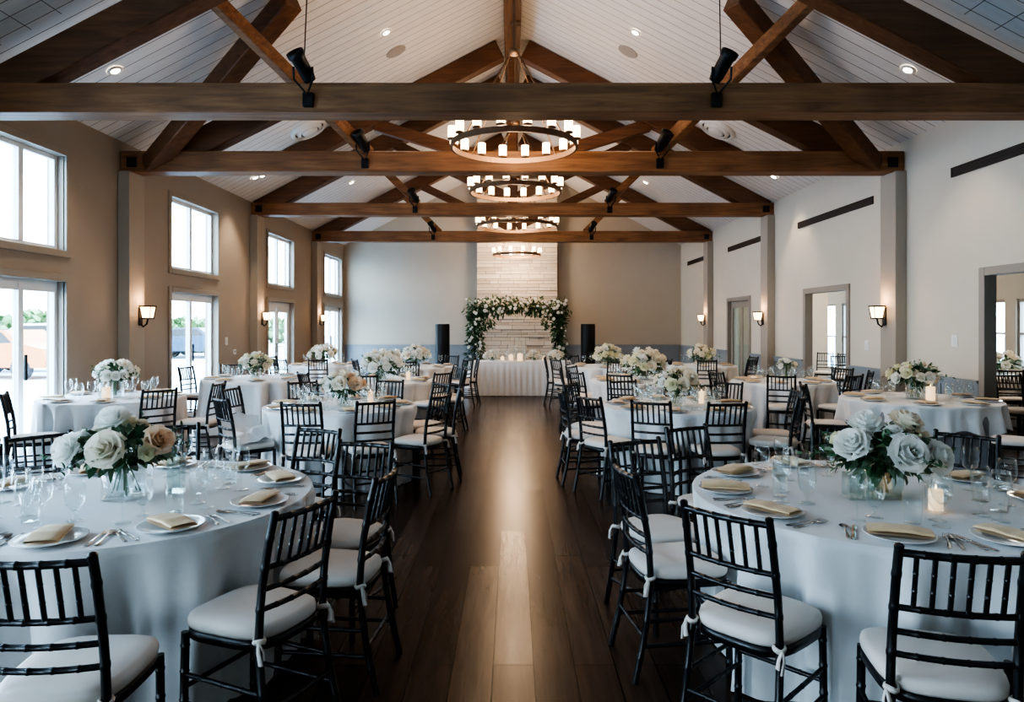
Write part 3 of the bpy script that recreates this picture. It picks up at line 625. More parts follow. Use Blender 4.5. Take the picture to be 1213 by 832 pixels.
# ------------------------------------------------------------------ chairs
def chair_parts():
    P = []
    def post_path(s): return [(s*.205, -.265, 0), (s*.198, -.215, .22), (s*.19, -.185, .44), (s*.188, -.195, .62), (s*.185, -.225, .80), (s*.183, -.255, .925)]
    def y_at(z): 
        pp = post_path(1)
        for p, q_ in zip(pp, pp[1:]):
            if z <= q_[2]: f = (z - p[2])/(q_[2] - p[2]); return p[1] + f*(q_[1] - p[1]), p[0] + f*(q_[0] - p[0])
        return pp[-1][1], pp[-1][0]
    def ringed(b, pts, r, knots, n=8):
        # a turned rod with raised bamboo rings at the given fractions
        P_ = []; Rr = []; m = 40
        L = [0]
        for p, q_ in zip(pts, pts[1:]): L.append(L[-1] + (Vector(q_) - Vector(p)).length)
        fr = sorted({0, 1, *[i/10 for i in range(11)], *[k + d for k in knots for d in (-.014, -.006, .006, .014) if 0 < k + d < 1]})
        for f in fr:
            s = f*L[-1]; k = 0
            while k < len(L) - 2 and s > L[k+1]: k += 1
            g = (s - L[k])/(L[k+1] - L[k]); P_.append(Vector(pts[k]).lerp(Vector(pts[k+1]), g)); Rr.append(r*(1.13 if any(abs(f - kk) < .008 for kk in knots) else 1.0))
        b.tube(P_, Rr, n)
    for s in (-1, 1):
        b = MB(); ringed(b, post_path(s), .0155, (.12, .3, .46, .62, .78, .9)); b.lathe([(0, .012), (.012, .008), (.017, 0)], 8, Matrix.Translation((s*.183, -.255, .925))); P.append(('back_post', b, 'black'))
        b = MB(); ringed(b, [(s*.195, .185, 0), (s*.19, .178, .43)], .0165, (.15, .4, .65, .88)); P.append(('leg', b, 'black'))
    def outline(k, off=0.0):
        t = 2*PI*k; c, s = math.cos(t), math.sin(t); n_ = 3.6
        x = .208*abs(c)**(2/n_)*(1 if c > 0 else -1); y = .205*abs(s)**(2/n_)*(1 if s > 0 else -1)
        x *= 1 + .07*(y/.2); return x*(1 + off), y*(1 + off)
    n = 32; b = MB(); vs = []
    for z, o_ in ((.415, -.02), (.415, .0), (.45, .0), (.45, -.02)): vs += [(*outline(k/n, o_), z) for k in range(n)]
    b.add(vs, [(j*n+i, j*n+(i+1) % n, (j+1)*n+(i+1) % n, (j+1)*n+i) for j in range(3) for i in range(n)] , True); b.add(vs[:n], [tuple(range(n-1, -1, -1))]); b.add(vs[-n:], [tuple(range(n))]); P.append(('seat_frame', b, 'black'))
    b = MB(); vs = []
    for z, o_ in ((.452, -.08), (.452, -.01), (.462, .015), (.478, .02), (.492, .0), (.502, -.10), (.508, -.35), (.510, -.7)): vs += [(*outline(k/n, o_), z) for k in range(n)]
    b.add(vs, [(j*n+i, j*n+(i+1) % n, (j+1)*n+(i+1) % n, (j+1)*n+i) for j in range(7) for i in range(n)], True); b.add(vs[:n], [tuple(range(n-1, -1, -1))]); b.add(vs[-n:], [tuple(range(n))], True); P.append(('seat_cushion', b, 'pad'))
    for z, nm in ((.905, 'top_rail'), (.725, 'back_rail'), (.645, 'back_rail'), (.572, 'back_rail')):
        y, x = y_at(z); b = MB(); bow = -.022
        ringed(b, [(x*u, y + bow*(1 - u*u), z) for u in (-1, -.75, -.5, -.25, 0, .25, .5, .75, 1)], .0125 if nm == 'top_rail' else .0105, (.2, .4, .6, .8)); P.append((nm, b, 'black'))
    for k in range(6):
        u = -0.72 + 1.44*k/5; y1, x1 = y_at(.905); y0, x0 = y_at(.725); b = MB(); bw = -.022*(1 - u*u)
        ringed(b, [(x0*u*.98, y0 + bw, .727), (x1*u, y1 + bw, .903)], .0085, (.33, .66), 6); P.append(('spindle', b, 'black'))
    for z in (.16, .27):
        for s in (-1, 1):
            y, x = y_at(z); b = MB(); ringed(b, [(s*.193, .18, z), (s*x, y, z)], .0095, (.25, .5, .75), 6); P.append(('stretcher', b, 'black'))
    b = MB(); ringed(b, [(-.19, .18, .22), (.19, .18, .22)], .0095, (.25, .5, .75), 6); P.append(('stretcher', b, 'black'))
    y, x = y_at(.2); b = MB(); ringed(b, [(-x, y, .2), (x, y, .2)], .0095, (.25, .5, .75), 6); P.append(('stretcher', b, 'black'))
    T = []
    for s in (-1, 1):
        b = MB(); c = Vector((s*.188, -.188, .462))
        b.tube([c + V((.021*math.cos(a), .021*math.sin(a), .004*math.sin(2*a))) for a in [i*PI/5 for i in range(11)]], .006, 5, flat=1.8)
        b.tube([c + V((s*.02, -.012, 0)), c + V((s*.03, -.022, -.03)), c + V((s*.026, -.03, -.075))], [.007, .010, .013], 5, flat=.4)
        b.tube([c + V((s*.018, -.016, 0)), c + V((s*.012, -.03, -.03)), c + V((s*.008, -.03, -.06))], [.007, .009, .012], 5, flat=.4)
        T.append(('tie', b, 'pad'))
    return P, T
PARTS, TIES = chair_parts()
for _n, _b, _m in PARTS + TIES: _b.v = [(x*.92, y, z) for x, y, z in _b.v]
near_me = [(n, b.mesh(n, M[m])) for n, b, m in PARTS]; tie_me = [(n, b.mesh(n, M[m])) for n, b, m in TIES]
fb = MB(); cbm = MB(); 
for n, b, m in PARTS: (cbm if m == 'pad' else fb).add(b.v, b.f, True)
far_me = [('chair_frame', fb.mesh('chair_frame', M['black'])), ('seat_cushion', cbm.mesh('seat_cushion', M['pad']))]
for nm, me in far_me:
    me.polygons.foreach_set('use_smooth', [True]*len(me.polygons))
def build_chair(meshes, ties):
    r = link('chiavari_chair', None); r['category'] = 'chair'
    for n, me in meshes:
        o = link(n, me, r)
        if n == 'seat_cushion' and ties:
            for tn, tm in tie_me: link(tn, tm, o)
    return r
near_chair = build_chair(near_me, True); far_chair = build_chair(far_me, False); used_proto = set()
HOURS = ['twelve', 'one', 'two', 'three', 'four', 'five', 'six', 'seven', 'eight', 'nine', 'ten', 'eleven']
taken = {}; SEATS = []
def hour(key, x, y, kind):
    c = TABLES[key]; a = math.atan2(x - c[0], y - c[1])       # clockwise from far side
    h0 = a/(2*PI)*12; best = sorted(range(12), key=lambda k: abs(((k - h0 + 6) % 12) - 6))
    for k in best:
        if (key, kind, k) not in taken: taken[key, kind, k] = 1; return HOURS[k]
def chair(key, th=None, r=None, yaw=0.0, x=None, y=None, face=None, label=None):
    if key:
        c = TABLES[key]; rr = (c[2] + .20) if r is None else r
        if x is None: x, y = c[0] + rr*math.cos(R(th)), c[1] + rr*math.sin(R(th))
        if face is None: fx, fy = c[0] - x, c[1] - y
    if face is not None: fx, fy = math.sin(R(face)), math.cos(R(face))
    rz = math.atan2(-fx, fy) + R(yaw); SEATS.append((x, y, -math.sin(rz), math.cos(rz)))
    lab = label or 'black chiavari chair with white pad, %s o\'clock side, %s' % (hour(key, x, y, 'chair'), TABLES[key][3])
    proto = near_chair if y < 9.0 else far_chair
    grp = 'black chiavari chairs around the tables'
    if proto.name not in used_proto:
        used_proto.add(proto.name); proto.location = (x, y, 0); proto.rotation_euler = (0, 0, rz); return tag(proto, lab, 'chair', grp)
    return dup(proto, lab, (x, y, 0), rz, grp)
chair('FL', x=-1.41, y=2.26, face=-4); chair('FL', x=-1.01, y=2.72, face=-66); chair('FL', x=-.83, y=3.2, face=-84)
chair('FL', x=-.92, y=3.72, face=-162); chair('FL', x=-1.36, y=4.25, face=-155)
for th, kw in ((108, {}), (140, {})): chair('FL', th, **kw)
chair('FR', x=.95, y=2.68, face=46); chair('FR', x=1.40, y=2.31, face=14); chair('FR', x=.78, y=3.3, face=82)
chair('FR', x=.82, y=3.8, face=155)
for th, kw in ((119, {}), (72, {}), (41, {}), (-84, dict(r=1.16))): chair('FR', th, **kw)
for th in (-62, -92, -27, 4, 38, 76, -137, 172, 125): chair('ML', th)
for th in (-145, -175, -114, -83, -34, -4, 48, 108, 150): chair('MR', th)
for th in (-38, -2, 30, -90, -140, 80): chair('BL', th)
for th in (-150, 178, 146, -116, -80, 80): chair('BR', th)
for th in (-30, 10, 60, -90, -150): chair('DL', th)
for th in (-150, 175, 120, -90, -30): chair('DR', th)
for th, kw in ((0, {}), (-40, {})): chair('WL1', th, **kw)
chair('WL1', x=-4.72, y=6.85, face=62); chair('WL1', x=-5.12, y=6.55, face=72, label="black chiavari chair nearest the left wall beside the first glass door")
for th in (168, 130): chair('WL2', th)
for th in (-120, 170, -80): chair('WL3', th)
chair('WR1', 176, yaw=-8); chair('WR1', x=4.85, y=6.66, face=-55); chair('WR1', x=5.2, y=6.2, face=-28, label='black chiavari chair at right edge, standing beside the nearest doorway')
for th in (200, -112, -62, -18, 20): chair('WR2', th)
for th in (-100, -50, 10): chair('WR3', th)
for th in (-120, 180, -60, 60): chair('AX', th)
chair(None, x=6.62, y=9.0, face=180, label='black chiavari chair standing inside the nearest right doorway')
for k, (x, y, z) in enumerate(((7.0, 14.6, 0), (7.45, 14.9, 0), (7.55, 15.6, 0), (7.25, 16.1, 0))):
    chair(None, x=x, y=y, face=180 + 10*k, label=['black chiavari chair seen through the middle doorway, frontmost', 'second black chair seen through the middle doorway', 'third black chair back seen through the middle doorway', 'rearmost black chair seen through the middle doorway'][k])

def sstep(a, b, x):
    x = max(0, min(1, (x - a)/(b - a))); return x*x*(3 - 2*x)
def cloth_mesh(key, r, seed, z_bot=.012, flare=.09, amp=.095, scallop=0.0):
    cx0, cy0 = TABLES[key][:2]; q = random.Random(seed); ph = [q.uniform(0, 6.3) for _ in range(6)]; nf = q.choice((15, 16, 17, 18))
    rows = [0, .45, .8, .95, .99]
    n = 240; prof = []
    for f in rows: prof.append((f*r, TH, 0))
    for k in range(17):
        v = k/16; prof.append((None, v, 1))
    vs = []; 
    for j, (a, c, isd) in enumerate(prof):
        for i in range(n):
            t = 2*PI*i/n
            if not isd: rr, z = a, c
            else:
                v = c
                fold = math.sin(nf*t + ph[0] + .9*math.sin(2*t + ph[1]) + .7*math.sin(3*t + ph[2]))
                fold = (fold + .35*fold*fold*fold)*(.68 + .32*math.sin(4*t + ph[3])) + .25*math.sin(7*t + ph[4]) + .22*math.sin((2*nf - 3)*t + ph[5] + math.sin(3*t))
                rr = r + .010*min(1, v*14) + flare*v**1.2 + amp*(fold - 1.0)*min(1, v*1.9)**.7
                zb = z_bot + scallop*(.5 + .5*math.sin(9*t + ph[5]))
                z = TH - (TH - zb)*v - .004*min(1, v*30)
            X, Y = rr*math.cos(t), rr*math.sin(t)
            if isd:                                        # the seats push the hanging cloth inwards
                for sx, sy, fx, fy in SEATS:
                    dx, dy = X + cx0 - sx, Y + cy0 - sy
                    if abs(dx) > .6 or abs(dy) > .6: continue
                    ly = dx*fx + dy*fy; lx = abs(dx*fy - dy*fx)
                    if ly < .24 and ly > -.15 and lx < .30:
                        p = (.24 - ly)*(1 - sstep(.19, .30, lx))*(1 - sstep(.52, .74, z)); X += fx*p; Y += fy*p
            vs.append((X, Y, z))
    b = MB(); m = len(prof); fs = []
    for j in range(m - 1):
        for i in range(n):
            k = (i+1) % n; fs.append((j*n+i, j*n+k, (j+1)*n+k, (j+1)*n+i))
    b.add(vs, fs, True); return b
for i, (k, (x, y, r, nm)) in enumerate(TABLES.items()):
    if k == 'WR1': t = thing('round_table', 'round table with scalloped white overlay over grey underskirt by right wall', 'table', (x, y, 0), 0, 'round banquet tables')
    else: t = thing('round_table', 'round banquet table under floor-length white cloth, the ' + nm, 'table', (x, y, 0), 0, 'round banquet tables')
    if k == 'WR1':
        cloth_mesh(k, r, 40 + i, .45, .05, .04, .08).obj('tablecloth', M['cloth'], t)
        b = cloth_mesh(k, r - .05, 60 + i, .012, .04, .03); b.v = [(a, c, z - .01 if z > .7 else z) for a, c, z in b.v]; b.obj('underskirt', M['skirt'], t)
    else: cloth_mesh(k, r, 40 + i).obj('tablecloth', M['cloth'], t)
    MB().lathe([(0, TH - .03), (r - .02, TH - .03), (r - .02, TH - .006), (0, TH - .006)], 32).obj('tabletop', M['plastic'], t)
    MB().lathe([(0, .0), (.3, .0), (.3, .03), (.05, .06), (.05, TH - .03), (0, TH - .03)], 12).obj('pedestal', M['bmetal'], t)

# ------------------------------------------------------------------ table ware
def glass_profile(kind):
    if kind == 'wine': o_ = [(.0, .0), (.036, .0), (.034, .004), (.006, .008), (.0045, .03), (.0045, .085), (.012, .095), (.034, .12), (.041, .15), (.038, .19), (.034, .215)]
    elif kind == 'goblet': o_ = [(0, 0), (.037, 0), (.035, .004), (.009, .010), (.008, .035), (.016, .045), (.036, .075), (.042, .11), (.039, .15), (.036, .165)]
    else: o_ = [(0, 0), (.033, 0), (.034, .004), (.037, .06), (.040, .13)]
    i0 = {'wine': 6, 'goblet': 5, 'tumbler': 2}[kind]
    inner = [(max(0, r - .0016), z) for r, z in reversed(o_[i0:])]; inner.append((0, o_[i0][1] + .004))
    return o_ + inner
GL = {k: MB().lathe(glass_profile(k), 20).mesh(k + '_glass', M['glass']) for k in ('wine', 'goblet', 'tumbler')}
PLATE = MB().lathe([(0, .0), (.08, .0), (.09, .004), (.128, .014), (.132, .017), (.128, .018), (.088, .008), (0, .006)], 36).mesh('dinner_plate', M['plate'])
def napkin_mesh(sd):
    q = random.Random(sd); b = MB(); w_, l_ = .056, .112
    path = [(-w_, .001), (w_*.8, .001)] + [(w_ - .004 + .0045*math.sin(a), .0055 - .0045*math.cos(a)) for a in [PI*k/5 for k in range(6)]] + [(w_*.4, .0098), (-w_*.75, .0098)]
    path += [(-w_ + .005 - .0055*math.sin(a), .0152 - .0052*math.cos(a)) for a in [PI*k/5 for k in range(6)]] + [(-w_*.3, .0212), (w_*.5, .0205), (w_*.93, .0165), (w_*.99, .0125)]
    m = len(path); tw = q.uniform(-.12, .12); bulge = q.uniform(.8, 1.2)
    def fn(u, v):
        x, z = path[min(m - 1, round(u*(m - 1)))]; y = (v - .5)*2
        lift = 1 + .12*math.sin(y*3 + sd) + .06*math.sin(y*9 + sd*2)
        fl = 1 - .25*abs(y)**4
        return (x*(1 - .05*y*y) + tw*(u - .5)*y*.05, y*l_*(1 - .03*math.cos(u*9 + sd)), z*lift*bulge*fl + .0005)
    b.grid(fn, m - 1, 18)
    return b.mesh('folded_napkin', M['napkin'])
NAP = [napkin_mesh(k) for k in range(3)]
def cutlery(kind):
    b = MB(); L = .2
    def strip(ws, zs=None):
        m = len(ws); vs = []
        for i, (y, w_, z) in enumerate(ws): vs += [(-w_, y, z), (w_, y, z), (w_, y, z + .0022), (-w_, y, z + .0022)]
        fs = [(0, 1, 2, 3), (4*m-1, 4*m-2, 4*m-3, 4*m-4)]
        for i in range(m-1):
            for j in range(4): fs.append((4*i+j, 4*i+(j+1) % 4, 4*i+4+(j+1) % 4, 4*i+4+j))
        b.add(vs, fs, True)
    if kind == 'fork':
        strip([(-.10, .006, .001), (-.08, .008, .001), (-.02, .0035, .004), (.03, .004, .006), (.045, .011, .004), (.055, .0125, .003)])
        for x in (-.0105, -.0035, .0035, .0105): b.tube([(x, .053, .004), (x, .08, .0035), (x*.9, .10, .007)], [.0018, .0016, .0008], 5)
    elif kind == 'knife': strip([(-.11, .007, .001), (-.09, .009, .001), (-.01, .006, .002), (.0, .005, .002), (.01, .009, .002), (.08, .010, .002), (.11, .002, .002)])
    else:
        strip([(-.10, .006, .001), (-.08, .008, .001), (-.02, .0035, .004), (.04, .0035, .006)])
        b.grid(lambda u, v: ((.018*v)*math.cos(2*PI*u)*(1 - .15*math.sin(2*PI*u)), .065 + .028*v*math.sin(2*PI*u), .001 + .006*v*v), 16, 4, True, True)
    return b.mesh(kind, M['steel'])
CUT = {k: cutlery(k) for k in ('fork', 'knife', 'spoon')}
def lay(name, me, key, x, y, z, rz, label, cat, group, tilt=0):
    o = link(name, me); o.location = (x, y, z); o.rotation_euler = (tilt, 0, rz); return tag(o, label, cat, group)
q = random.Random(11)
def setting(key, th, full, jitter=1.0, glasses=2):
    cx_, cy_, r, nm = TABLES[key]; th += q.uniform(-3, 3)*jitter
    u = Vector((math.cos(R(th)), math.sin(R(th)))); v = Vector((-u.y, u.x))     # u outward, v to the sitter's right-hand side reversed
    c = Vector((cx_, cy_)); hr = hour(key, cx_ + u.x, cy_ + u.y, 'place'); where = "%s o'clock place, %s" % (hr, nm)
    z = TH + .002; rz = math.atan2(u.y, u.x) + PI/2
    p = c + u*(r - .155)
    lay('dinner_plate', PLATE, key, p.x, p.y, z, 0, 'white dinner plate, ' + where, 'plate', 'dinner plates on the tables')
    lay('folded_napkin', q.choice(NAP), key, p.x, p.y, z + .0185, rz + q.uniform(-.25, .25) + (PI/2 if q.random() < .35 else 0), 'folded champagne napkin, ' + where, 'napkin', 'champagne napkins')
    if full:
        for nme, off in (('fork', -.165), ('fork', -.195), ('knife', .16), ('spoon', .19)):
            w_ = {-.165: 'inner dinner fork', -.195: 'outer salad fork', .16: 'dinner knife', .19: 'soup spoon'}[off]
            s = c + u*(r - .165) - v*off
            lay(nme, CUT[nme], key, s.x, s.y, z, rz + q.uniform(-.1, .1) , 'steel %s, %s' % (w_, where), nme, 'steel cutlery')
    gs = [('wine', .13, .36, 'tall clear wine glass'), ('goblet', .05, .44, 'short clear water goblet'), ('tumbler', -.07, .40, 'straight clear tumbler')][:glasses]
    for kd, off, rin, w_ in gs:
        s = c + u*(r - rin*(1 if r > .85 else .93)) - v*(off + q.uniform(-.015, .015))
        lay(kd + '_glass' if kd != 'goblet' else 'water_goblet', GL[kd], key, s.x, s.y, z, q.uniform(0, 6), w_ + ', ' + where, 'glass', 'clear glasses on the tables')
for k, off in (('FL', 8), ('FR', 12)):
    for i in range(10): setting(k, off + 36*i - 90, True, glasses=3 if i % 2 else 2)
for k, off in (('ML', 10), ('MR', 14)):
    for i in range(9): setting(k, off + 40*i, False, glasses=3)
for k in ('WL1', 'WL2', 'WR1', 'WR2', 'BL', 'BR'):
    for i in range(8): setting(k, 20 + 45*i, False, glasses=2)
for k in ('DL', 'DR', 'WL3', 'WR3', 'AX'):
    for i in range(6): setting(k, 20 + 60*i, False, glasses=1)

# ------------------------------------------------------------------ flowers
def vase_cyl(r, h, root, m='glass', water=.6):
    MB().lathe([(0, 0), (r, 0), (r, h), (r - .004, h), (r - .005, .012), (0, .012)], 28).obj('vase', M[m], root)
    if water: MB().lathe([(0, .013), (r - .006, .013), (r - .006, h*water), (0, h*water)], 28).obj('water', M['water'], root)
def vase_box(w_, h, root, m='tint'):
    b = MB(); t = .006
    b.box(-w_, w_, -w_, w_, 0, .012); b.box(-w_, w_, -w_, -w_ + t, .012, h); b.box(-w_, w_, w_ - t, w_, .012, h); b.box(-w_, -w_ + t, -w_ + t, w_ - t, .012, h); b.box(w_ - t, w_, -w_ + t, w_ - t, .012, h)
    b.obj('vase', M[m], root)
def centerpiece(x, y, z, lab, seed, rad=.2, h=.17, vase='cyl', vr=.07, kinds=('rosew', 'rosec'), n=14, big=1.0, hero=(), lowp=False, nleaf=160, flat=.62, wispy=14):
    q = random.Random(seed); o = thing('floral_centerpiece', lab, 'flowers', (x, y, z), 0, 'floral centerpieces')
    if vase == 'cyl': vase_cyl(vr, h, o)
    elif vase == 'box': vase_box(vr, h, o)
    c = Vector((0, 0, h + rad*.30)); src = ROSEL if lowp else ROSE
    b = MB()
    for i in range(9):
        d = Vector((q.uniform(-.5, .5), q.uniform(-.5, .5), 1)); a = Vector((q.uniform(-1, 1), q.uniform(-1, 1), 0))*vr*.6
        b.tube([a + V((0, 0, .02)), a*.5 + V((0, 0, h*.7)), c + d*rad*.25], .0035, 5)
    b.obj('stems', M['stem'], o)
    b = MB()
    for i in range(nleaf):
        d = rdir(q); d.z = d.z*.7 + .12; p = c + Vector((d.x, d.y, d.z*flat))*rad*q.uniform(.35, .9)
        leaf(b, p, d + rdir(q)*.6, rad*q.uniform(.28, .5), rad*q.uniform(.11, .22), q)
    for i in range(wispy):
        d = rdir(q); d.z = abs(d.z)*.8 - .15; p = c + Vector((d.x, d.y, d.z*flat))*rad*.8; e = p + (d + rdir(q)*.3 + V((0, 0, -.15)))*rad*.65
        b.tube([p, p.lerp(e, .5) + V((0, 0, .01)), e], [.0025, .002, .001], 4)
        for k in range(7):
            f = (k + 1)/7; leaf(b, p.lerp(e, f), (e - p) + rdir(q)*.25, rad*.17, rad*.075, q)
    b.obj('foliage', M['leaf'], o)
    pts = [((a[0]*1.15, a[1]*1.15, a[2]*1.1), b_, c_, d_) for a, b_, c_, d_ in hero]; tries = 0
    while len(pts) < n and tries < 800:
        tries += 1; d = rdir(q); d.z = abs(d.z)*.95 - .08; d.normalize()
        s = q.uniform(.75, 1.15)*big; p = Vector((d.x, d.y, d.z*flat))*rad*q.uniform(.85, 1.02)
        if all((p - Vector(t_[0])).length > .036*(s + t_[1]) for t_ in pts): pts.append((tuple(p), s, q.choice(kinds), tuple(d)))
    for p, s, kd, d in pts:
        r = link('rose', src[kd], o); r.location = c + Vector(p); r.rotation_euler = orient(Vector(d) + V((0, 0, .12)), q.uniform(0, 6)); r.scale = (s, s, s)
    return o
T = TABLES; ZT_ = TH + .002
def hp(dx, dy, dz): return (dx, dy, dz)
hfl = [((-.14, -.13, .02), 1.35, 'rosew', (-.55, -.8, .25)), ((.03, -.17, .03), 1.45, 'rosec', (.1, -.95, .3)), ((.17, -.06, .05), 1.15, 'rosep', (.8, -.5, .3)), ((-.02, -.04, .13), 1.25, 'rosew', (-.1, -.5, .9))]
centerpiece(T['FL'][0], T['FL'][1] - .03, ZT_, 'white and cream rose centerpiece in clear glass vase on front left table', 5, .215, .165, 'cyl', .098, ('rosew', 'rosec', 'rosei'), 13, .85, hfl, False, 260, .62, 26)
hfr = [((.01, -.18, .04), 1.5, 'rosew', (.0, -.95, .3)), ((.135, -.15, .02), 1.35, 'rosew', (.5, -.85, .2)), ((-.16, -.09, .06), 1.35, 'rosew', (-.6, -.6, .6)), ((.09, -.02, .135), 1.35, 'rosec', (.3, -.3, .9)), ((.17, .02, .05), 1.2, 'rosec', (.8, -.2, .5)), ((-.06, .0, .13), 1.3, 'rosew', (-.2, -.4, .9))]
centerpiece(T['FR'][0], T['FR'][1] - .02, ZT_, 'large white rose centerpiece in square glass vase on front right table', 6, .225, .13, 'box', .075, ('rosew', 'rosew', 'rosei'), 13, .9, hfr, False, 300, .62, 30)
centerpiece(T['ML'][0] + .05, T['ML'][1] - .08, ZT_, 'peach, cream and white rose centerpiece on second left aisle table', 8, .20, .13, 'cyl', .07, ('rosew', 'rosec', 'rosep', 'rosec'), 16, 1.0, ((( .12, -.1, .04), 1.3, 'rosep', (.5, -.8, .3)), ((.0, -.15, .05), 1.3, 'rosec', (0, -.9, .4))), True, 130, .75)
centerpiece(T['MR'][0] - .02, T['MR'][1] - .05, ZT_, 'cream and white rose centerpiece on second right aisle table', 9, .19, .17, 'cyl', .07, ('rosew', 'rosec', 'rosei'), 16, 1.1, (((.1, -.08, .06), 1.5, 'rosec', (.4, -.8, .4)),), True, 90, .75)
centerpiece(T['WL1'][0] + .02, T['WL1'][1], ZT_, 'white flower centerpiece on the table by the nearest left glass door', 12, .20, .20, 'cyl', .09, ('rosew', 'rosec', 'rosew'), 19, 1.15, (), True, 150, .7)
centerpiece(T['WL2'][0] - .02, T['WL2'][1], ZT_, 'white and ivory flowers trailing in vase by the second left glass door', 13, .21, .14, 'cyl', .08, ('rosew', 'rosei', 'rosec'), 19, 1.15, (), True, 130, .8)
centerpiece(T['WR1'][0] - .05, T['WR1'][1], ZT_, 'full ivory and green centerpiece on the scalloped right wall table', 14, .24, .17, 'cyl', .09, ('rosei', 'rosew', 'rosec'), 24, 1.05, (), True, 200, .62)
centerpiece(T['WR2'][0] + .05, T['WR2'][1], ZT_, 'small ivory flower centerpiece before the middle right doorway', 15, .125, .18, 'cyl', .06, ('rosec', 'rosew'), 10, .8, (), True, 90, .8)
for i, (k, lab) in enumerate((('BL', 'wide white flower centerpiece on third left aisle table'), ('BR', 'yellow-cream flower centerpiece on third right aisle table'), ('DL', 'white flower centerpiece on fourth left aisle table'), ('DR', 'cream flower centerpiece on fourth right aisle table'), ('WL3', 'white flowers on the table near the left French door'), ('WR3', 'cream flowers on the far table near right back corner'), ('AX', 'small flower vase on the table in the side room'))):
    centerpiece(T[k][0], T[k][1], ZT_, lab, 20 + i, .30 if i < 2 else .26, .12, 'cyl', .09, (('rosew', 'rosew', 'rosec') if i % 2 == 0 else ('rosec', 'rosei', 'rosei', 'rosew')), 26 if i < 4 else 16, 1.35, (), True, 110, .75, 8)
for x, lab in ((-.64, 'low white flowers at left end of the head table'), (.33, 'low white flowers right of the central hurricane on head table'), (.80, 'low white flowers at right end of the head table')):
    centerpiece(hx + x, hy - .1, TH + .002, lab, 50 + int(x*10), .15, .06, 'cyl', .06, ('rosew', 'rosec'), 11, 1.2, (), True, 50, .7, 6)
# extra glass vases and candles on the tables
def candle_holder(x, y, z, lab, r=.042, h=.13, ch=.085, cr=.026, m='glass'):
    o = thing('candle_holder', lab, 'candle', (x, y, z), 0, 'glass candle holders')
    MB().lathe([(0, 0), (r, 0), (r, h), (r - .003, h), (r - .004, .008), (0, .008)], 24).obj('glass_cylinder', M[m], o)
    MB().lathe([(0, .009), (cr, .009), (cr, .009 + ch), (cr*.8, .009 + ch), (cr*.5, .006 + ch), (0, .007 + ch)], 18).obj('candle', M['candle'], o)
    MB().lathe([(0, .009 + ch), (.004, .016 + ch), (.003, .026 + ch), (0, .036 + ch)], 8).obj('flame', M['shade'], o)
candle_holder(T['FR'][0] + .10, T['FR'][1] - .30, ZT_, 'lit cream candle in glass cylinder before the front right roses', .044, .135, .09, .030)
candle_holder(T['WR1'][0] - .02, T['WR1'][1] - .25, ZT_, 'tall lit candle in glass on the scalloped right wall table', .07, .21, .15, .045)
candle_holder(T['WL1'][0] + .03, T['WL1'][1] - .2, ZT_, 'lit candle in glass on the table by nearest left door', .07, .18, .12, .045)
candle_holder(T['MR'][0] + .28, T['MR'][1] + .1, ZT_, 'lit candle in tall glass on second right aisle table', .05, .2, .12, .03)
candle_holder(T['ML'][0] + .28, T['ML'][1] + .12, ZT_, 'lit candle in tall glass on second left aisle table', .05, .2, .12, .03)
candle_holder(T['BR'][0] + .45, T['BR'][1] - .1, ZT_, 'lit candle in glass on third right aisle table', .05, .18, .11, .03)
candle_holder(T['BL'][0] + .40, T['BL'][1] - .1, ZT_, 'lit candle in glass on third left aisle table', .05, .18, .11, .03)
candle_holder(hx + .0, hy - .24, ZT_, 'tall glass hurricane with candle at center of head table', .13, .52, .16, .06)
candle_holder(hx - .2, hy + .12, ZT_, 'second shorter glass hurricane with candle on head table', .09, .36, .12, .05)
candle_holder(hx + .545, hy + .08, ZT_, 'small lit votive at right of the head table', .06, .12, .08, .04)
candle_holder(hx - .40, hy + .08, ZT_, 'small lit votive at left of the head table', .06, .12, .08, .04)
o = thing('square_vase', 'narrow square glass vase beside the front left roses', 'vase', (T['FL'][0] + .205, T['FL'][1] + .07, ZT_)); vase_box(.032, .19, o, 'tint')
o = thing('square_vase', 'small empty square glass vase beside the front right roses', 'vase', (T['FR'][0] - .14, T['FR'][1] - .06, ZT_)); vase_box(.045, .12, o, 'tint')
for i in range(10):
    x = hx - .95 + 1.9*i/9; nm = ['leftmost', 'second from left', 'third from left', 'fourth from left', 'fifth from left', 'fifth from right', 'fourth from right', 'third from right', 'second from right', 'rightmost'][i]
    lay('wine_glass', GL['wine'], None, x, hy - .22 + .05*(i % 3) + (.12 if i in (4, 5) else 0), ZT_, 0, 'clear wine glass on the head table, ' + nm, 'glass', 'clear glasses on the tables')
# crumpled white cloth on a chair at the second left aisle table
b = MB(); qn = random.Random(2)
def rag(u, v):
    x = (u - .5)*.40; y = (v - .5)*.36; z = .012 + .13*max(0, 1 - (u*1.3)) + .03*noise.noise(Vector((u*5, v*5, 1))) + .02*math.sin(u*11 + v*4)
    if u < .12: z += (.12 - u)*.6
    return (x, y, max(z, .004))
b.grid(rag, 22, 20); cc = [o_ for o_ in bpy.data.objects if o_.get('label', '').startswith('black chiavari') and "second left aisle" in o_.get('label', '')]
tgt = min(cc, key=lambda o_: (o_.location.x + 2.3)**2 + (o_.location.y - 6.5)**2)
o = b.obj('draped_napkin', M['cloth']); o.location = (tgt.location.x, tgt.location.y, .512); o.rotation_euler = tgt.rotation_euler; tag(o, 'loose white cloth draped over a chair seat at second left aisle table', 'cloth')

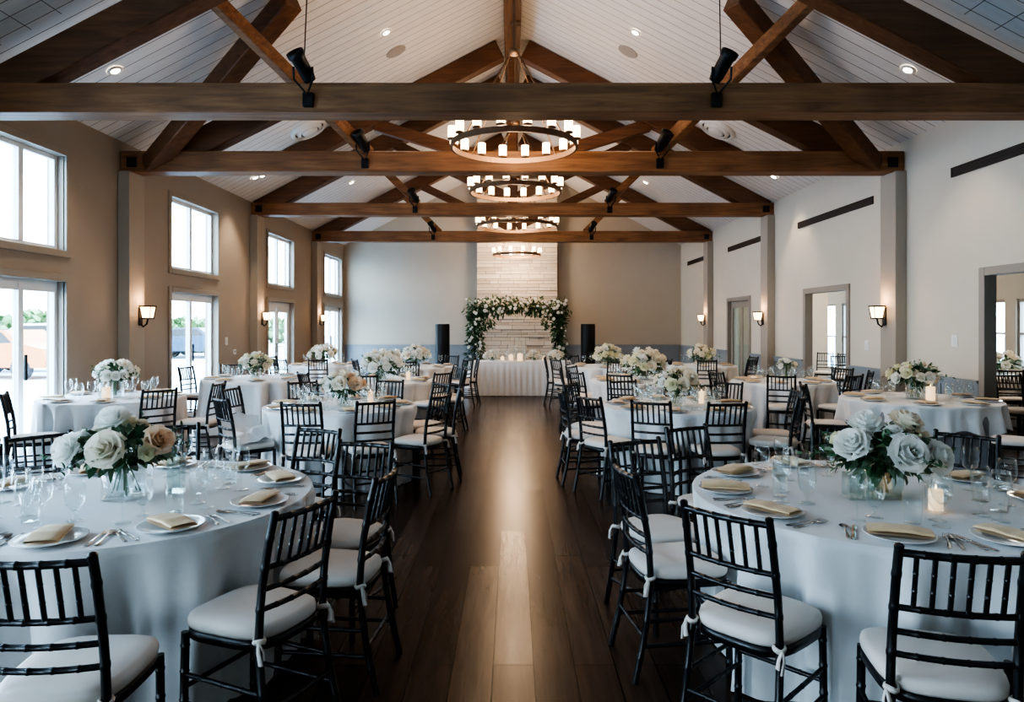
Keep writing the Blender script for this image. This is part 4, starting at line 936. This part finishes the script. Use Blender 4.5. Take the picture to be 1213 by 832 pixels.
# ------------------------------------------------------------------ side room beyond the right wall
AXW = 9.6
MB().box(W + .25, AXW + .2, 4.0, 24, -.06, 0).obj('floor_side', M['floor'], None, 'structure')
MB().box(W + .10, AXW + .2, 4.0, 24, 2.75, 2.85).obj('ceiling_side', M['wall'], None, 'structure')
ax_w = [(11.9, 13.2), (13.5, 14.8), (18.6, 20.2), (20.6, 22.0)]
wall_holes('wall_side_outer', AXW, AXW + .2, 4.0, 24.0, 2.8, [(a, c, .75, 2.08) for a, c in ax_w[:2]] + [(a, c, .25, 2.2) for a, c in ax_w[2:]], M['wall'])
MB().box(W + .10, 7.75, 17.0, 17.12, 0, 2.8).obj('wall_side_partition', M['wallr'], None, 'structure')
MB().box(W + .10, AXW, 3.9, 4.0, 0, 2.8).obj('wall_side_front', M['wall'], None, 'structure'); MB().box(W + .10, AXW, 24.0, 24.1, 0, 2.8).obj('wall_side_back', M['wall'], None, 'structure')
for i, (a, c) in enumerate(ax_w):
    za, zb = (.75, 2.08) if i < 2 else (.25, 2.2)
    r = link('window_%d' % (7 + i), None, None, 'structure'); r.location = (AXW, (a+c)/2, 0); h = (c-a)/2; b = MB()
    for q_ in ((-h, -h + .06, za, zb), (h - .06, h, za, zb), (-h + .06, h - .06, za, za + .06), (-h + .06, h - .06, zb - .06, zb), (-h + .06, h - .06, (za+zb)/2 - .02, (za+zb)/2 + .02)): b.box(.04, .12, *q_)
    b.obj('window_frame', M['trim'], r); MB().box(.078, .082, -h + .06, h - .06, za + .06, zb - .06).obj('pane', M['pane'], r)
q = random.Random(77)
for x, z, s, lab in ((6.75, 1.36, .16, 'larger dark green wall plant seen through the middle doorway'), (7.16, 1.52, .09, 'upper small green wall plant seen through the middle doorway'), (7.2, 1.26, .08, 'lower small green wall plant seen through the middle doorway')):
    o = thing('wall_plant', lab, 'plant', (x, 17.0, z)); b = MB()
    for i in range(60):
        d = rdir(q); d.y = -abs(d.y); leaf(b, Vector((d.x*s*.5, -.07 + d.y*s*.2, d.z*s*.4)), d, s*.6, s*.25, q)
    b.obj('foliage', M['leafd'], o); MB().lathe([(0, 0), (.05, 0), (.06, .07), (0, .07)], 12, Matrix.Translation((0, -.065, -s*.3))).obj('pot', M['bmetal'], o)

# ------------------------------------------------------------------ outside
MB().box(-90, -W - .25, -40, 90, -.12, -.02).obj('pavement', M['asphalt'], None, 'structure'); MB().box(AXW + .25, 60, -30, 90, -.12, -.02).obj('ground_outside', M['asphalt'], None, 'structure')
def outdoor_tree(x, y, h, w_, sd, lab):
    q = random.Random(sd); o = thing('outdoor_tree', lab, 'tree', (x, y, -.02), 0, 'trees beyond the car park')
    MB().tube([(0, 0, 0), (.05, 0, h*.3), (0, .05, h*.6)], [.18, .14, .06], 8).obj('trunk', M['bark'], o)
    b = MB()
    for i in range(900):
        d = rdir(q); k = q.random()**.4; p = Vector((d.x*w_*k, d.y*w_*k, h*.60 + d.z*h*.40*k)); leaf(b, p, d + rdir(q), .55, .4, q)
    b.obj('crown', M['treeleaf'], o)
for i, (px, d, h, w_, lab) in enumerate(((-40, 30, 1.9, 2.2, 'leafy tree outside nearest glass door, left of the door mullion'), (56, 37, 2.1, 2.2, 'leafy tree outside nearest glass door, right of the door mullion'), (222, 52, 1.9, 2.2, 'small tree outside the second glass door, left pane'), (246, 40, 1.5, 1.8, 'small tree outside the second glass door, right pane'), (330, 60, 1.8, 3, 'distant tree outside the French door'))):
    p = at(px, 384, d); outdoor_tree(p.x, p.y, h, w_, i, lab)
def car(px, d, rz, m, lab, s=1.0):
    p = at(px, 384, d); o = thing('parked_car', lab, 'car', (p.x, p.y, -.02), rz, 'parked cars outside')
    prof = [(-2.1, .35), (-2.15, .75), (-1.9, .95), (-1.25, 1.0), (-.75, 1.42), (.75, 1.45), (1.35, 1.05), (2.05, .9), (2.15, .6), (2.1, .35)]
    prof = [(a*s, c*s) for a, c in prof]; n = len(prof); b = MB()
    vs = [(a, -.85*(.86 if c > 1.1*s else 1), c) for a, c in prof] + [(a, .85*(.86 if c > 1.1*s else 1), c) for a, c in prof]
    b.add(vs, [tuple(range(n)), tuple(range(2*n-1, n-1, -1))] + [(i, n+i, n+(i+1) % n, (i+1) % n) for i in range(n)]); b.obj('car_body', m, o)
    for sy in (-1, 1):
        b = MB(); y = sy*.80; b.add([(-1.05*s, y + sy*.045, 1.03*s), (-.7*s, y - sy*.03, 1.36*s), (.68*s, y - sy*.03, 1.38*s), (1.1*s, y + sy*.045, 1.06*s)], [(0, 1, 2, 3)]); b.obj('side_window', M['dark'], o)
        for wx in (-1.3, 1.35):
            MB().lathe([(0, -.1), (.25, -.1), (.32, -.07), (.32, .07), (.25, .1), (0, .1)], 18, Matrix.Translation((wx*s, sy*.78, .32)) @ Matrix.Rotation(PI/2, 4, 'X')).obj('wheel', M['dark'], o)
car(16, 27, R(12), M['carblue'], 'dark blue car parked outside nearest glass door, beside the orange car'); car(2, 21, R(-6), M['carorange'], 'orange car parked outside nearest glass door, closest to the glass'); car(64, 24, R(20), M['carwhite'], 'white car parked outside right pane of nearest glass door', 1.15)
car(222, 33, R(5), M['carblue'], 'dark car parked outside the second glass door, left pane'); car(245, 35, R(5), M['carwhite'], 'pale car parked outside the second glass door, right pane')

# ------------------------------------------------------------------ light
sc = bpy.context.scene
w = bpy.data.worlds.new('World'); sc.world = w; w.use_nodes = True; bg = w.node_tree.nodes['Background']
t = w.node_tree; tc = N(t, 'ShaderNodeTexCoord'); sp = N(t, 'ShaderNodeSeparateXYZ'); r = N(t, 'ShaderNodeValToRGB')
r.color_ramp.elements[0].position = 0.0; r.color_ramp.elements[0].color = (.70, .87, 1, 1); r.color_ramp.elements[1].position = .7; r.color_ramp.elements[1].color = (.42, .70, 1, 1)
t.links.new(tc.outputs['Generated'], sp.inputs[0]); t.links.new(sp.outputs['Z'], r.inputs[0]); t.links.new(r.outputs[0], bg.inputs[0]); bg.inputs[1].default_value = 13.0
def lamp(name, kind, loc, energy, color, **kw):
    l = bpy.data.lights.new(name, kind); l.energy = energy; l.color = color
    for k, v in kw.items(): setattr(l, k, v)
    o = bpy.data.objects.new(name, l); col.objects.link(o); o.location = loc; return o
def portal(x, y, z, sx, sz, rot):
    o = lamp('portal', 'AREA', (x, y, z), 1, (1, 1, 1), shape='RECTANGLE', size=sx, size_y=sz); o.rotation_euler = rot; o.data.cycles.is_portal = True
for a, c in left_bays:
    for za, zb in (win_z, (0, door_h)): portal(-W - .24, (a+c)/2, (za+zb)/2, zb - za, c - a, (0, -PI/2, 0))
for a, c in rear_bays: portal((a+c)/2, REAR - .24, 1.15, c - a, 2.3, (-PI/2 + PI, 0, 0))
for i, (a, c) in enumerate(ax_w):
    za, zb = (.75, 2.08) if i < 2 else (.25, 2.2); portal(AXW + .22, (a+c)/2, (za+zb)/2, zb - za, c - a, (0, PI/2, 0))
for x, y, e in ((7.4, 15.2, 60), (7.6, 10.5, 40), (7.2, 21, 40)): lamp('side_room_fill', 'POINT', (x, y, 2.5), e, (1, .85, .68), shadow_soft_size=.2)  # added lamps without fixtures, to brighten the side room
WARM = (1, .70, .45)
for y, z, rr, *_ in CH: lamp('chandelier_glow', 'POINT', (.05, y, z + .12), 70 if y < 20 else 120, WARM, shadow_soft_size=.35)
for px, py, _ in spots:
    p = on_ceiling(px, py); o = lamp('downlight_beam', 'SPOT', (p.x, p.y, p.z - .06), 60, (1, .80, .58), spot_size=R(80), spot_blend=.6, shadow_soft_size=.05)
for s in (-1, 1):
    for y in (9.92, 14.75, 19.2): lamp('sconce_glow', 'POINT', (s*(W - .30), y, 1.95), 4, (1, .6, .32), shadow_soft_size=.06)
# ------------------------------------------------------------------ camera
cam = bpy.data.cameras.new('camera'); co = bpy.data.objects.new('camera', cam); col.objects.link(co); sc.camera = co
co.location = (0, 0, CAMZ); co.rotation_euler = (PI/2, 0, 0); cam.sensor_width = 36; cam.lens = F/1213*36
cam.shift_x = (606.5 - CX)/1213*-1*-1; cam.shift_y = (HY - 416)/1213; cam.clip_end = 300
sc.cycles.use_denoising = True; sc.cycles.transparent_max_bounces = 24; sc.cycles.max_bounces = 10; sc.cycles.caustics_reflective = False; sc.cycles.caustics_refractive = False; sc.cycles.sample_clamp_indirect = 6
sc.view_settings.view_transform = 'AgX'
try: sc.view_settings.look = 'AgX - High Contrast'
except Exception: pass
sc.view_settings.exposure = 0.68
dd = {k: v for k, v in used_labels.items() if len(v) > 1}
if dd: print('DUPLICATE LABELS', dd)
